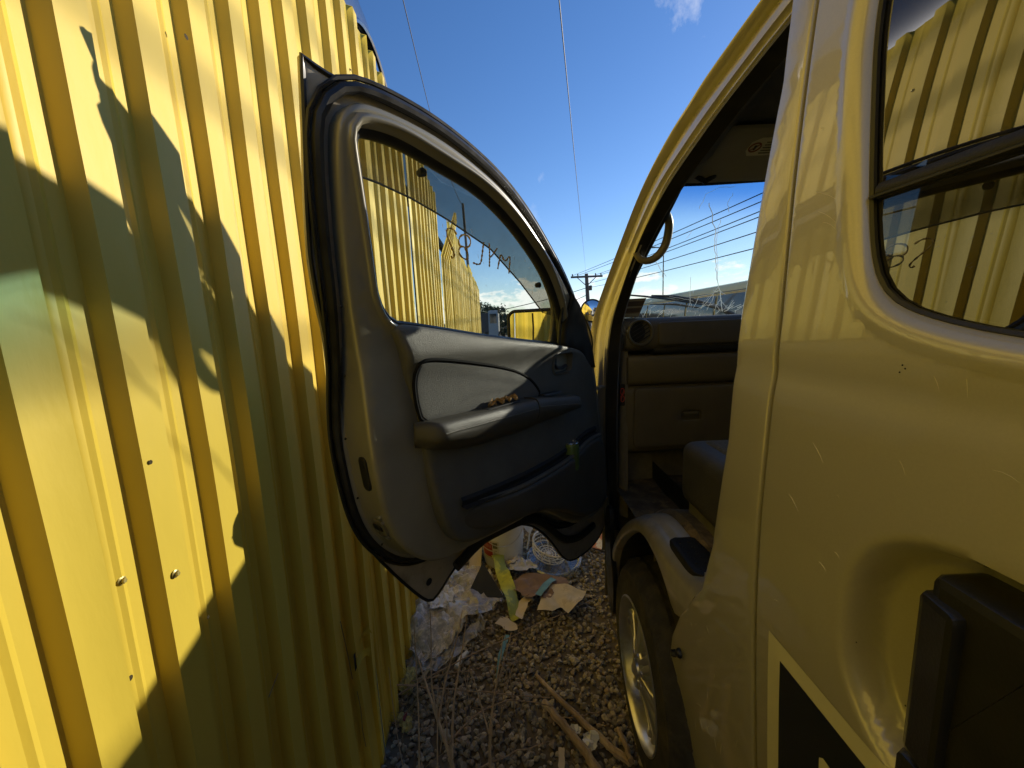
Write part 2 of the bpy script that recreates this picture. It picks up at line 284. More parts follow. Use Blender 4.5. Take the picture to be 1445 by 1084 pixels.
# measured layout of the place, metres
D = {
 'seam': [(0.542,1.771),(0.55,1.573),(0.555,1.391),(0.554,1.24),(0.558,1.062),(0.557,0.895),(0.553,0.655)],
 'bpillar_front': [(0.585,1.801),(0.588,1.702),(0.614,1.595),(0.637,1.468),(0.652,1.403),(0.656,1.299),(0.652,1.19),(0.67,1.08),(0.688,0.973),(0.729,0.856)],
 'arch_rear': [(0.729,0.856),(0.78,0.782),(0.839,0.703),(0.917,0.578),(0.95,0.511),(0.91,0.459),(0.881,0.405),(0.862,0.321),(0.85,0.264)],
 'arch_lip': [(1.592,0.127),(1.581,0.34),(1.475,0.504),(1.322,0.644),(1.183,0.739),(1.091,0.774),(0.996,0.748),(0.927,0.693),(0.887,0.644)],
 'step_out': [(1.495,0.507),(1.312,0.688),(1.154,0.791),(1.042,0.816),(0.968,0.776),(0.897,0.763),(0.835,0.78),(0.729,0.856)],
 'slwin': [(0.451,1.706),(0.449,1.667),(0.438,1.569),(0.432,1.498),(0.417,1.439),(0.393,1.403),(0.366,1.385),(0.329,1.372),(0.288,1.362)],
 'slwin_glass': [(0.455,1.709),(0.451,1.642),(0.445,1.537),(0.437,1.471),(0.423,1.425),(0.401,1.401),(0.358,1.385),(0.299,1.373)],
 'bar': [(0.434,1.525),(0.312,1.51),(0.431,1.508),(0.31,1.496)],
 'recess': [(0.371,1.168),(0.396,1.13),(0.403,1.083),(0.398,1.034),(0.389,0.988),(0.364,0.961),(0.335,0.941),(0.338,1.185),(0.306,1.191),(0.28,1.192),(0.259,1.19)],
 'handle': [(0.329,1.179),(0.326,1.147),(0.319,1.051),(0.324,1.039),(0.32,0.961),(0.273,1.185),(0.259,1.184)],
 'decal_out': [(0.519,0.939),(0.516,0.704),(0.381,0.951),(0.339,0.937)],
 'decal_in': [(0.493,0.914),(0.492,0.735),(0.355,0.915)],
 'decal_notch': [(0.417,0.856),(0.416,0.835),(0.398,0.859)],
 'p0': [(0.711,1.891),(0.802,1.905),(0.869,1.875),(1.029,1.879),(1.119,1.846),(1.271,1.796),(1.442,1.656),(1.695,1.522),(1.897,1.385)],
 'p1': [(0.702,1.883),(0.786,1.887),(0.851,1.864),(0.993,1.853),(1.097,1.831),(1.267,1.793),(1.469,1.66),(1.705,1.522),(1.865,1.384),(1.881,1.173),(1.893,0.892),(1.896,0.522),(1.877,0.359)],
 'p2': [(0.673,1.862),(0.73,1.852),(0.805,1.838),(0.928,1.822),(1.038,1.807),(1.222,1.779),(1.426,1.652),(1.63,1.515),(1.8,1.383),(1.784,1.184),(1.759,0.927),(1.798,0.567),(1.793,0.405)],
 'p3': [(0.669,1.841),(0.712,1.827),(0.778,1.82),(0.889,1.81),(0.997,1.789),(1.171,1.762),(1.363,1.639),(1.521,1.506),(1.682,1.383),(1.688,1.194),(1.687,0.945),(1.741,0.592),(1.704,0.453)],
 'p4': [(0.711,1.846),(0.732,1.828),(0.782,1.821),(0.88,1.818),(0.995,1.787),(1.163,1.758),(1.398,1.645),(1.533,1.506),(1.64,1.381),(1.642,1.198),(1.659,0.95),(1.758,0.583),(1.75,0.426)],
 'skin': [(1.157,1.782),(1.132,1.783),(1.081,1.781),(1.001,1.781),(0.92,1.777),(0.843,1.767),(0.75,1.748),(0.649,1.72),(0.559,1.683),(0.447,1.627),(0.332,1.556),(0.207,1.47),(-0.051,1.349),(-0.1,1.222),(-0.129,1.059),(-0.161,0.886),(-0.194,0.703),(-0.206,0.555),(-0.172,0.422),(-0.054,0.377),(0.138,0.4),(0.221,0.459),(0.293,0.566),(0.361,0.646),(0.445,0.704),(0.578,0.738),(0.678,0.744),(0.77,0.711),(0.854,0.662),(0.883,0.673),(0.958,0.785),(1.025,0.895),(1.065,1.009),(1.078,1.111),(1.085,1.222),(1.088,1.356),(1.137,1.484),(1.149,1.592),(1.155,1.704)],
 'jamb': [(1.12,1.708),(1.112,1.733),(1.093,1.751),(1.063,1.758),(1.001,1.759),(0.921,1.754),(0.831,1.739),(0.718,1.711),(0.603,1.664),(0.496,1.608),(0.361,1.531),(0.254,1.456),(0.117,1.354),(0.045,1.208),(0.012,1.027),(-0.037,0.82),(-0.068,0.617),(0.043,0.59),(0.228,0.622),(0.369,0.728),(0.475,0.788),(0.614,0.797),(0.77,0.815),(0.885,0.823),(0.948,0.857),(1.002,0.92),(1.031,0.992),(1.043,1.069),(1.051,1.149),(1.054,1.239),(1.057,1.354),(1.089,1.484),(1.11,1.614)],
 'jamb0': [(0.876,0.777),(0.949,0.841),(1.011,0.945),(1.037,1.034),(1.047,1.103),(1.052,1.201),(1.055,1.293),(1.092,1.45),(1.11,1.6),(1.118,1.718)],
 'opening': [(1.09,1.717),(1.056,1.725),(1.001,1.727),(0.918,1.716),(0.793,1.699),(0.683,1.665),(0.575,1.616),(0.461,1.554),(0.365,1.477),(0.301,1.409),(0.269,1.319),(0.316,1.322),(0.648,1.362),(0.899,1.401),(1.007,1.414),(1.048,1.569),(1.074,1.661)],
 'visor_low': [(1.084,1.677),(1.009,1.674),(0.926,1.663),(0.823,1.641),(0.66,1.597),(0.504,1.522),(0.344,1.433)],
 'trim': [(0.999,1.413),(0.899,1.401),(0.648,1.362),(0.316,1.32),(0.157,1.285),(0.084,1.213),(0.052,1.037),(0.005,0.836),(-0.026,0.639),(0.082,0.622),(0.262,0.652),(0.399,0.755),(0.502,0.812),(0.637,0.825),(0.789,0.841),(0.865,0.872),(0.897,0.928),(0.916,1.009),(0.922,1.081),(0.927,1.178),(0.934,1.221),(0.958,1.294),(0.972,1.367)],
 'insert': [(0.935,1.33),(0.917,1.333),(0.627,1.272),(0.521,1.235),(0.469,1.174),(0.571,1.183),(0.91,1.201),(0.935,1.31)],
 'arm_top': [(0.915,1.195),(0.564,1.182),(0.325,1.14)],
 'arm_bot': [(0.952,1.194),(0.936,1.16),(0.908,1.125),(0.832,1.089),(0.668,1.086),(0.409,1.089)],
 'pocket': [(0.817,0.971),(0.678,0.957),(0.505,0.952),(0.285,0.943),(0.168,0.966)],
 'ihandle': [(0.384,1.297),(0.256,1.286),(0.259,1.215),(0.387,1.231)],
 'can': [(0.32,0.996),(0.366,1.021),(0.27,0.989)],
 'grommet': [(0.952,1.135),(0.98,1.106),(0.978,1.069),(0.955,1.05),(0.932,1.074),(0.934,1.117)],
 'latch': [(1.01,0.991),(0.946,0.977),(0.965,0.954),(1.003,0.971)],
 'leaves': [(0.743,1.198),(0.651,1.186)],
 'mirror': [(0.437,1.441),(0.088,1.448),(0.054,1.305),(0.417,1.329)],
 'text8': [(0.797,1.58),(0.846,1.651),(0.609,1.534),(0.859,1.615),(0.846,1.554),(0.635,1.592)],
 'hole1': [(1.134,1.758)],
 'hole2': [(0.866,0.722)],
 'sail': [(0.37,1.487),(0.284,1.313),(0.253,1.456),(0.084,1.216),(0.157,1.285)],
 'fence_base': [(-0.482,1.225),(-0.567,1.877)],
 'plastic': [(-0.56,1.731),(-0.515,1.927),(-0.458,2.038),(-0.396,2.162),(-0.183,2.114),(-0.089,1.822),(-0.13,1.752),(-0.263,1.692),(-0.311,1.553),(-0.43,1.522),(-0.522,1.583)],
 'bucket': [(-0.231,2.219),(0.029,2.273),(-0.11,2.169)],
 'tri': [(-0.199,2.033),(-0.092,1.827),(-0.28,1.828)],
 'strip': [(-0.101,2.141),(-0.067,2.012),(-0.024,1.793),(-0.018,1.736),(-0.078,1.796),(-0.119,2.046)],
 'brown': [(-0.059,2.0),(0.245,1.934),(0.139,1.823),(-0.022,1.896)],
 'cream': [(0.08,1.763),(0.166,1.911),(0.329,1.874),(0.216,1.732)],
 'guard': [(0.082,2.269),(0.239,2.185),(0.221,2.418),(0.344,2.178),(0.19,2.056)],
 'plank': [(-0.315,2.418),(-0.254,2.413),(-0.286,1.849),(-0.224,1.845)],
 'tube': [(-0.288,1.497),(-0.249,1.557)],
 'shard': [(-0.076,1.626),(-0.119,1.431)],
 'foam': [(-0.503,1.508),(-0.455,1.375),(-0.415,1.452)],
 'branch1': [(0.047,1.42),(0.15,1.276),(0.292,1.113)],
 'branch2': [(0.073,1.293),(0.139,1.199),(0.195,1.097)],
 'twig1': [(-0.514,1.333),(-0.266,1.445),(0.038,1.632),(0.422,1.878)],
 'twig2': [(-0.508,1.362),(-0.17,1.332),(0.101,1.311)],
 'twig3': [(-0.257,1.168),(-0.113,1.261),(0.124,1.271)],
 'stem': [(-0.262,1.115),(-0.298,1.193),(-0.342,1.298)],
 'paper': [(0.157,1.151),(0.219,1.16)],
 'ori': [(0.428,2.401)],
 'wstick': [(0.06,2.364)],
 'cor': [(-0.441,1.122),(0.287,1.094),(-0.592,1.931),(0.443,1.814),(0.044,2.662)],
 'dash': [(0.357,1.332),(0.371,1.389),(0.481,1.403),(0.765,1.405),(0.423,1.359),(0.383,1.389),(0.463,1.327),(0.471,1.28),(0.754,1.296),(0.376,1.249),(0.388,1.284),(0.743,1.273),(0.4,1.185),(0.747,1.177),(0.376,0.94),(0.356,0.911),(0.597,0.93)],
 'latchg': [(0.559,1.141),(0.646,1.094)],
 'header': [(0.524,1.801),(0.824,1.809),(0.598,1.893),(0.76,1.917)],
 'visor': [(0.695,1.831),(0.717,1.884),(0.777,1.878),(0.552,1.855),(0.779,1.911)],
 'grab': [(0.423,1.597),(0.463,1.579),(0.517,1.626),(0.515,1.705),(0.492,1.728)],
 'seat': [(0.474,1.035),(0.516,1.051),(0.619,1.046),(0.47,0.927),(0.542,0.834),(0.597,0.774)],
 'floor': [(0.372,0.873),(0.621,0.848),(0.465,0.631),(0.723,0.532)],
 'wiper': [(0.451,0.287),(0.556,0.251),(0.852,0.112),(0.696,0.197),(0.608,0.138)],
 'stick': [(0.462,1.485),(0.547,1.481),(0.539,1.409),(0.456,1.413)],
 'ws': [(0.478,1.431),(0.685,1.924),(1.077,1.935),(0.995,1.409)],
 'far': [(4.789,1.868),(7.09,2.284),(4.795,1.557),(7.101,2.038),(7.018,1.524)],
 'pole': [(7.575,5.707),(6.394,5.757),(9.384,5.765),(7.741,2.831)],
 'pole2': [(-2.21,7.654),(-2.097,3.289),(-2.66,7.602)],
 'tree': [(-2.405,3.748),(-0.679,0.193)],
 'carnose': [(-0.7,3.067),(-0.644,2.903),(-0.559,2.701),(-0.555,2.616),(-0.663,2.888),(-0.625,2.903)],
 'glyph0': [(0.825,1.602),(0.836,1.611),(0.849,1.612),(0.856,1.606),(0.852,1.596),(0.842,1.584),(0.825,1.564),(0.822,1.557),(0.826,1.551),(0.831,1.556)],
 'glyph1': [(0.809,1.58),(0.816,1.587),(0.815,1.599),(0.804,1.605),(0.79,1.605),(0.778,1.596),(0.777,1.584),(0.789,1.578),(0.805,1.581),(0.811,1.575),(0.811,1.566),(0.799,1.557),(0.781,1.553),(0.777,1.559),(0.781,1.569),(0.793,1.577)],
 'glyph2': [(0.734,1.597),(0.732,1.569),(0.731,1.549),(0.742,1.546),(0.759,1.549)],
 'glyph3': [(0.714,1.597),(0.707,1.579),(0.698,1.544)],
 'glyph4': [(0.681,1.59),(0.695,1.571),(0.703,1.566)],
 'glyph5': [(0.616,1.534),(0.625,1.584),(0.641,1.557),(0.665,1.584),(0.665,1.542)],
 'crack0': [(0.61,0.905),(0.641,0.843),(0.69,0.747),(0.721,0.655),(0.755,0.575),(0.797,0.458),(0.836,0.362),(0.889,0.238),(0.935,0.112)],
 'crack1': [(0.685,0.808),(0.697,0.752),(0.726,0.654),(0.772,0.546),(0.829,0.378)],
 'crack2': [(0.521,0.575),(0.594,0.454)],
 'crack3': [(0.592,0.416),(0.567,0.494)],
 'crack4': [(0.589,0.877),(0.587,0.945),(0.616,0.974),(0.666,0.973)],
 'crack5': [(0.783,0.128),(0.802,0.145),(0.841,0.179),(0.871,0.186)],
 'crack6': [(0.791,0.127),(0.783,0.266),(0.825,0.279),(0.853,0.311),(0.897,0.272)],
 'crack7': [(0.576,0.1),(0.578,0.168),(0.617,0.135),(0.644,0.162),(0.689,0.108)],
 'crack8': [(0.599,0.108),(0.592,0.186),(0.611,0.203)],
 'crack9': [(0.889,0.238),(0.89,0.174),(0.893,0.117)],
 'crack10': [(0.895,0.22),(0.951,0.14),(0.963,0.195)],
 'crack11': [(0.957,0.12),(0.952,0.214)],
 'crack12': [(0.842,0.345),(0.836,0.243),(0.825,0.124)],
 'crack13': [(0.773,0.119),(0.758,0.215),(0.8,0.126)],
 'crack14': [(0.758,0.215),(0.697,0.437)],
 'crack15': [(0.648,0.28),(0.708,0.256),(0.772,0.223)],
 'crack16': [(0.698,0.849),(0.675,0.9),(0.672,0.943)],
 'crack17': [(0.475,0.915),(0.493,0.923)],
 'crack18': [(0.484,0.855),(0.491,0.874)],
 'crack19': [(0.859,0.12),(0.852,0.242),(0.833,0.313)],
 'crack20': [(0.886,0.175),(0.927,0.113)],
 'crack21': [(0.599,0.713),(0.605,0.759)],
 'wslab': [(0.452,0.28),(0.54,0.271),(0.563,0.1),(0.472,0.109)],
 'check': [(0.468,0.152),(0.474,0.992),(0.74,1.005),(0.991,0.098)],
 'wires': [(0.633,0.2955),(0.629,0.275),(0.6268,0.2526),(0.6258,0.2397),(0.6157,0.2027),(0.6091,0.1635)],
 'w_up': [(0.142,0.7076)],
 'w_l': [(-0.2025,0.7209)],
 'w_l2': [(-0.1553,0.4609)],
 'w_left1': [(-0.0503,0.0116)],
 'w_left2': [(-0.0343,-0.0206)],
 'wr': [(0.371,0.1834)],
 'carE': [(-0.243,0.5656)],
 'bolt': [(0.427,1.109),(0.493,1.094),(0.475,1.25)],
 'gap': [(2.355,2.044),(3.097,1.73),(3.967,2.536),(5.036,2.47),(7.316,2.153),(1.199,0.634),(1.212,0.084),(1.176,0.747)],
 'hit': [(0.465,1.749),(0.464,0.815)],
}
# ---------------------------------------------------------------- ground and gravel
GROUND = pm('dusty_earth', (.13, .10, .06), .95, var=.3, vscale=5, bump=.6, bscale=40, col2=(.20, .165, .105), c2scale=12, c2lo=.5, c2hi=.7)
def gz(x, y):
    near = sstep(9, 3, math.hypot(x, y - 1.5)); return GZ + near * (.012 * noise.noise(Vector((x * 2.3, y * 2.3, 3.1))) + .006 * noise.noise(Vector((x * 9, y * 9, 1))))
xs = [-600, -120, -30, -10, -5, -3] + list(np.linspace(-2, 2.5, 70)) + [4, 6, 10, 30, 120, 600]
ys = [-60, -20, -8, -4, -2] + list(np.linspace(-.5, 6, 90)) + [7, 9, 12, 20, 40, 90, 250, 900, 1500]
mb = MB(); mb.grid([[(x, y, gz(x, y)) for x in xs] for y in ys])
ground = mb.build('ground', GROUND, kind='structure', origin=(0, 0, GZ))
def stone_material():
    m = bpy.data.materials.new('crushed_stone'); m.use_nodes = True; nt = m.node_tree; b = nt.nodes['Principled BSDF']; N = nt.nodes.new; L = nt.links.new
    b.inputs['Roughness'].default_value = .82; b.inputs['Specular IOR Level'].default_value = .35
    at = N('ShaderNodeAttribute'); at.attribute_name = 'tone'; oi = N('ShaderNodeObjectInfo')
    ad = N('ShaderNodeMath'); ad.operation = 'ADD'; L(at.outputs['Fac'], ad.inputs[0]); L(oi.outputs['Random'], ad.inputs[1])
    fr = N('ShaderNodeMath'); fr.operation = 'FRACT'; L(ad.outputs[0], fr.inputs[0])
    cr = N('ShaderNodeValToRGB'); e = cr.color_ramp.elements; e[0].position = 0; e[0].color = (.16, .15, .12, 1); e[1].position = 1; e[1].color = (.28, .24, .165, 1)
    for p, c in ((.3, (.34, .285, .18)), (.5, (.48, .39, .23)), (.62, (.26, .225, .165)), (.8, (.38, .28, .17)), (.93, (.62, .53, .36))):
        q = e.new(p); q.color = (*c, 1)
    L(fr.outputs[0], cr.inputs[0])
    tc = N('ShaderNodeTexCoord'); n = N('ShaderNodeTexNoise'); n.inputs['Scale'].default_value = 60; n.inputs['Detail'].default_value = 6; L(tc.outputs['Object'], n.inputs['Vector'])
    mr = N('ShaderNodeMapRange'); mr.inputs['To Min'].default_value = .55; mr.inputs['To Max'].default_value = 1.3; L(n.outputs['Fac'], mr.inputs['Value'])
    sc = N('ShaderNodeVectorMath'); sc.operation = 'SCALE'; L(cr.outputs[0], sc.inputs[0]); L(mr.outputs[0], sc.inputs['Scale']); L(sc.outputs[0], b.inputs['Base Color'])
    bp = N('ShaderNodeBump'); bp.inputs['Strength'].default_value = .4; bp.inputs['Distance'].default_value = .003; L(n.outputs['Fac'], bp.inputs['Height']); L(bp.outputs[0], b.inputs['Normal'])
    return m
STONE = stone_material()
def stone_shape(sub):
    bm = bmesh.new(); bmesh.ops.create_icosphere(bm, subdivisions=sub, radius=1)
    s = Vector((random.uniform(.75, 1.25), random.uniform(.65, 1.1), random.uniform(.45, .8))); o = Vector((random.random() * 50, random.random() * 50, 0))
    for v in bm.verts:
        c = v.co.copy()
        for _ in range(3): pass
        v.co = Vector((c.x * s.x, c.y * s.y, c.z * s.z)) * (1 + .55 * noise.noise(c * 1.5 + o))
    # chip flat faces
    for _ in range(7):
        n = Vector((random.gauss(0, 1), random.gauss(0, 1), random.gauss(0, 1))).normalized(); d = random.uniform(.35, .7)
        for v in bm.verts:
            k = v.co.dot(n)
            if k > d: v.co -= n * (k - d)
    V = np.array([v.co[:] for v in bm.verts]); F = np.array([[v.index for v in f.verts] for f in bm.faces]); bm.free(); return V, F
SH1 = [stone_shape(1) for _ in range(14)]; SH2 = [stone_shape(2) for _ in range(10)]
def rotm(a, b, c):
    return np.array((Matrix.Rotation(a, 3, 'Z') @ Matrix.Rotation(b, 3, 'X') @ Matrix.Rotation(c, 3, 'Y')))
def gravel():
    V = []; F = []; T = []; n = 0
    pts = []
    for _ in range(11500):   # strip between fence and van, near
        pts.append((random.uniform(-.50, 1.0), random.uniform(.55, 2.9), random.uniform(.0065, .0175)))
    for _ in range(2600): pts.append((random.uniform(-.62, 1.6), random.uniform(2.8, 6), random.uniform(.011, .024)))
    for _ in range(1200): pts.append((random.uniform(-.9, 3), random.uniform(5, 12), random.uniform(.02, .035)))
    for x, y, r in pts:
        sv, sf = random.choice(SH1); M = rotm(random.uniform(0, 6.3), random.gauss(0, .35), random.gauss(0, .35))
        v = (sv @ M.T) * r + np.array((x, y, gz(x, y) + r * random.uniform(.1, .75))); V.append(v); F.append(sf + n); T += [random.random()] * len(v); n += len(v)
    V = np.vstack(V); F = np.vstack(F)
    me = bpy.data.meshes.new('gravel'); me.from_pydata(V.tolist(), [], F.tolist()); me.materials.append(STONE)
    a = me.attributes.new('tone', 'FLOAT', 'POINT'); a.data.foreach_set('value', T)
    o = bpy.data.objects.new('gravel', me); COL.objects.link(o); o['kind'] = 'stuff'; o['label'] = 'loose crushed gravel between the yellow fence and the van'
gravel()
stones = []
def big_stones():
    base = []
    for V, F in SH2:
        me = bpy.data.meshes.new('stone'); me.from_pydata(V.tolist(), [], F.tolist()); me.materials.append(STONE); base.append(me)
    placed = []
    for _ in range(6000):
        if len(placed) >= 280: break
        t = random.random(); y = .95 + 1.35 * t ** 1.3; x = random.uniform(-.47, .38)
        r = random.uniform(.011, .019) if random.random() < .9 else random.uniform(.019, .028)
        if y > 1.5 and x < -.05: continue
        if any((x - a) ** 2 + (y - b) ** 2 < (.75 * (r + c)) ** 2 for a, b, c in placed): continue
        placed.append((x, y, r))
    for x, y, r in placed:
        o = bpy.data.objects.new('stone', random.choice(base)); COL.objects.link(o); o.parent = ground
        o.location = Vector((x, y, gz(x, y) + r * .55)) - ORI[ground.name]; o.scale = (r, r, r); o.rotation_euler = (random.gauss(0, .3), random.gauss(0, .3), random.uniform(0, 6.3))
big_stones()

# ---------------------------------------------------------------- yellow corrugated fence
FH = math.tan(R(2.1))
def fx(y): return -.447 - FH * y
fence = thing('corrugated_fence', (fx(1), 1, GZ), 'tall bright yellow corrugated metal fence running along the left side', 'fence')
PER, CREST, FLANK, DEP = .108, .040, .009, .0185
def prof_off(s, per):
    s = s % per
    pan = per - CREST - 2 * FLANK
    if s < pan:
        g = abs(s - pan / 2)
        return -DEP / 2 + (.0022 * (1 - g / .006) if g < .006 else 0)
    s -= pan
    if s < FLANK: return -DEP / 2 + DEP * s / FLANK
    s -= FLANK
    if s < CREST: return DEP / 2
    s -= CREST
    return DEP / 2 - DEP * s / FLANK
pan = PER - CREST - 2 * FLANK
stations = [0, pan / 2 - .006, pan / 2, pan / 2 + .006, pan, pan + FLANK, pan + FLANK + CREST / 2, pan + FLANK + CREST]
SEAMS = [.402 + .648 * k for k in range(-8, 20)]
CUTS = sorted(SEAMS + [1.188])
def sheet(y0, y1, idx, zt=2.50, flare=0, gap=0, zb=-.12, fold=None, pull=0):
    S = []; k = 0; per = PER if y0 < 1.0 else .138; pan_ = per - CREST - 2 * FLANK
    stations = [0, pan_ / 2 - .006, pan_ / 2, pan_ / 2 + .006, pan_, pan_ + FLANK, pan_ + FLANK + CREST / 2, pan_ + FLANK + CREST]
    W = y1 - y0
    while k * per < W + .02:
        for q in stations:
            s = k * per + q
            if s <= W + .012: S.append(s)
        k += 1
    near = -.5 < y0 < 3
    Z = np.linspace(0, 1, 34 if near else 12)
    ph = random.random() * 50; rows = []; lift = .0018 * (idx % 2)
    jag = random.uniform(-.012, .012) if y0 < 3 else random.uniform(-.06, .04); jx = 0 if y0 < 2 else random.uniform(-.018, .018)
    for t in Z:
        row = []
        for s in S:
            y = y0 + s; z = zb + (zt + jag - zb) * t
            d = prof_off(s, per) + lift
            amp = .008 if near else .004
            d += amp * noise.noise(Vector((y * 1.6 + ph, z * 1.1, 0))) + .0028 * noise.noise(Vector((y * 6, z * 3.2, ph)))
            dy = .008 * noise.noise(Vector((s * .8, z * 1.3, ph + 9)))
            if s > W - .02: d += .0045      # the free edge lies over the next sheet
            if flare: d += flare * (s / W) ** 2 * sstep(1.1, 0, z)
            if pull: dy -= pull * (s / W) ** 2 * sstep(.95, .1, z) * (1 + .4 * noise.noise(Vector((z * 5, 2, 2))))
            x = fx(y) + d + jx
            if fold:
                k_ = sstep(fold[0], 1, t) * (1 - s / W * .3); x += fold[1] * k_; z -= fold[2] * k_ ** 2; dy += fold[3] * k_
            row.append((x, y + dy, z))
        rows.append(row)
    mb = MB(); mb.grid(rows)
    # thin return edge along the top
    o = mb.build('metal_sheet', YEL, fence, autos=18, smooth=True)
    md = o.modifiers.new('sheet_thickness', 'SOLIDIFY'); md.thickness = .0012; md.offset = -1
    return o
for i in range(len(CUTS) - 1):
    a, b = CUTS[i], CUTS[i + 1]
    kw = {}
    if abs(a - 1.05) < .02: kw = dict(flare=-.016, pull=.026)
    if abs(a - .402) < .02: kw = dict(flare=.012)
    if abs(b - 2.346) < .05: b -= .035
    if abs(a - 2.994) < .05: a += .05
    if abs(a - 3.642) < .05: kw = dict(fold=(.80, .16, .12, -.05)); a += .12
    sheet(a, b, i, **kw)
# end post / trim of the fence and rails behind it
ye = SEAMS[-1]
for z in (.35, 1.25, 2.2):
    MB().box((-.012, -4.9, z - .03), (.028, 13, z + .03), Matrix.Translation((fx(0) - .06, 0, 0)) @ Matrix.Rotation(R(2.1), 4, 'Z')).build('rail', pm('dark_rail_steel', (.05, .045, .04), .6), fence, smooth=False)
for yy in (-4, -1.6, .8, 3.2, 5.6, 8, 10.4, 12.7):
    MB().box((fx(yy) - .16, yy - .04, GZ - .1), (fx(yy) - .085, yy + .04, 2.3)).build('post', pm('dark_rail_steel', (.05, .045, .04), .6), fence, smooth=False)
def bolt(y, z, nx=.0118):
    mb = MB(); M = rot_axis((fx(y) + nx, y, z), (1, 0, 0))
    mb.lathe([(.0, .0), (.0052, .0), (.0054, .001), (.0036, .0018), (.0035, .002)], M, 20); mb.lathe([(.0030, .0017), (.0029, .0046), (.0024, .005), (0, .005)], M, 6)
    mb.build('bolt', BOLTM, fence, autos=30)
pos = pan + FLANK + CREST / 2
for k, (a, z) in enumerate(((SEAMS[7], 1.10), (SEAMS[8], 1.095), (SEAMS[8], 2.2), (SEAMS[9], 2.25))):
    for j in ((2, ) if k == 0 else (0, ) if k == 1 else (0, 3)): bolt(a + j * PER + pos, z)
bolt(SEAMS[8] + pan * .6, 1.12, -.0085)
# nail holes and scrapes are small dark dents in the sheet
for (y, z, r) in ((.475, 1.25, .0022), (.40, 1.02, .0025), (.66, 1.84, .003), (1.02, 1.7, .003), (.52, 1.0, .0018)):
    MB().lathe([(0, .0), (r, .0004), (r * 1.3, 0)], rot_axis((fx(y) + .0125, y, z), (1, 0, 0)), 12).build('nail_hole', pm('nail_hole_dark', (.05, .035, .01), .9), fence)

# torn, curled tongues of sheet low on the fence
def tear(y, z, w, h, lean_, ang):
    mb = MB(); rows = []
    for t in np.linspace(0, 1, 10):
        c = t * t * 1.4; rows.append([(fx(y) + .011 + h * .55 * math.sin(c) + .003 * math.sin(k * 3 + t * 5), y + (k - .5) * w * (1 - t * .75) + lean_ * t, z + h * t * math.cos(c * .8) + ang * (k - .5)) for k in (0, .3, .6, 1)])
    mb.grid(rows); mb.build('torn_flap', YEL, fence, autos=30)
    MB().grid([[(fx(y) + .0108, y + (k - .5) * w * 1.1, z + h * q) for k in (0, 1)] for q in (.0, .9)]).build('tear_gap', pm('gap_black', (.02, .017, .01), .9), fence)
tear(.985, .46, .012, .055, .03, .02); tear(1.035, .50, .010, .045, .02, -.02); tear(.935, .12, .014, .05, .012, .03)
def crack_line(pts, r=.0012): MB().tube([(fx(y) + .0112, y, z) for y, z in pts], r, 4).build('rust_crack', YELE, fence)
crack_line([(.925, .66), (.935, .60), (.945, .54), (.955, .46)]); crack_line([(.975, .40), (.985, .33), (.98, .27), (.99, .20)], .0010); crack_line([(1.0, .38), (1.012, .30), (1.01, .25)], .0009); crack_line([(.62, .76), (.655, .775)], .0008)
# ---------------------------------------------------------------- the van
PZ = [-.2, .3, .5, .7, .9, 1.05, 1.2, 1.39, 1.6, 1.75, 1.85, 1.93, 2.0, 2.035]
PX = [.44, .40, .385, .372, .362, .36, .364, .376, .389, .401, .412, .430, .50, .60]
_pz = np.linspace(-.2, 2.035, 400); _px = np.interp(_pz, PZ, PX); _k = np.ones(31) / 31; _pxs = np.convolve(np.pad(_px, 15, mode='edge'), _k, 'valid'); _pxs[-30:] = _px[-30:]
def prof(z): return float(np.interp(z, _pz, _pxs))
def nose(y): return 1.1 * max(0, y - 1.85) ** 2
def VS(y, z, d=0): return (prof(z) + nose(y) + d, y, z)
XR = 2.42
def VR(y, z, d=0): return (XR - prof(z) - nose(y) - d, y, z)
van = thing('van', (1.2, 0, GZ), 'gold tinted silver van with its front door swung open against the fence', 'van')
SEAMY = [(.57, 1.97), (.563, 1.80), (.560, 1.576), (.554, 1.39), (.552, 1.2), (.553, 1.06), (.552, .9), (.550, .655), (.548, .28)]
# sliding door skin with window opening and dished handle well
def dish(y, z):
    a = (y - .262) / .141; b = (z - 1.062) / .134
    r = (abs(a) ** 2.5 + abs(b) ** 2.5) ** (1 / 2.5)
    return .034 * sstep(1.0, .87, r) + .016 * sstep(.9, .4, r) + .004 * sstep(1.03, .95, r)
def crease(y, z): return 0.0025 * math.exp(-((z - 1.315) / .02) ** 2) + .0004 * noise.noise(Vector((y * 4, z * 4, 5)))
def FSL(y, z, d): x, y_, z_ = VS(y, z, d); return (x + dish(y, z) * (1 if d < .01 else 0) + crease(y, z), y_, z_)
win = [(.478, 1.70), (.467, 1.62), (.455, 1.539), (.443, 1.471), (.427, 1.427), (.401, 1.402), (.358, 1.386), (.299, 1.373), (.15, 1.355), (-.30, 1.345), (-.60, 1.345), (-.68, 1.36), (-.70, 1.42), (-.70, 1.74), (-.68, 1.80), (-.60, 1.82), (.38, 1.82), (.45, 1.805), (.477, 1.77)]
win = chaikin(win, 2)
slider = empty('sliding_door', (.36, -.1, .3), van)
panel('door_skin', SEAMY + [(-.80, .28), (-.80, 1.97)], [win], .0065, FSL, [(.004, 0), (.002, .0006), (.0006, .002), (0, .005), (0, .03)], PAINT, slider,
      hrings=[(.030, 0), (.022, -.0025), (.014, -.002), (.006, .003), (.001, .011), (0, .018), (-.006, .019)], autos=50, estep=.014)
winr = resample(orient(win), .02)
v2, f2 = tri2d(np.array(offset(winr, -.004)), [], .05)
TINT = glass('tinted_side_glass', (.05, .055, .05), k=1.25, base=.06, dirt=.04, rough=.012, dscale=30, dcol=(.5, .45, .33))
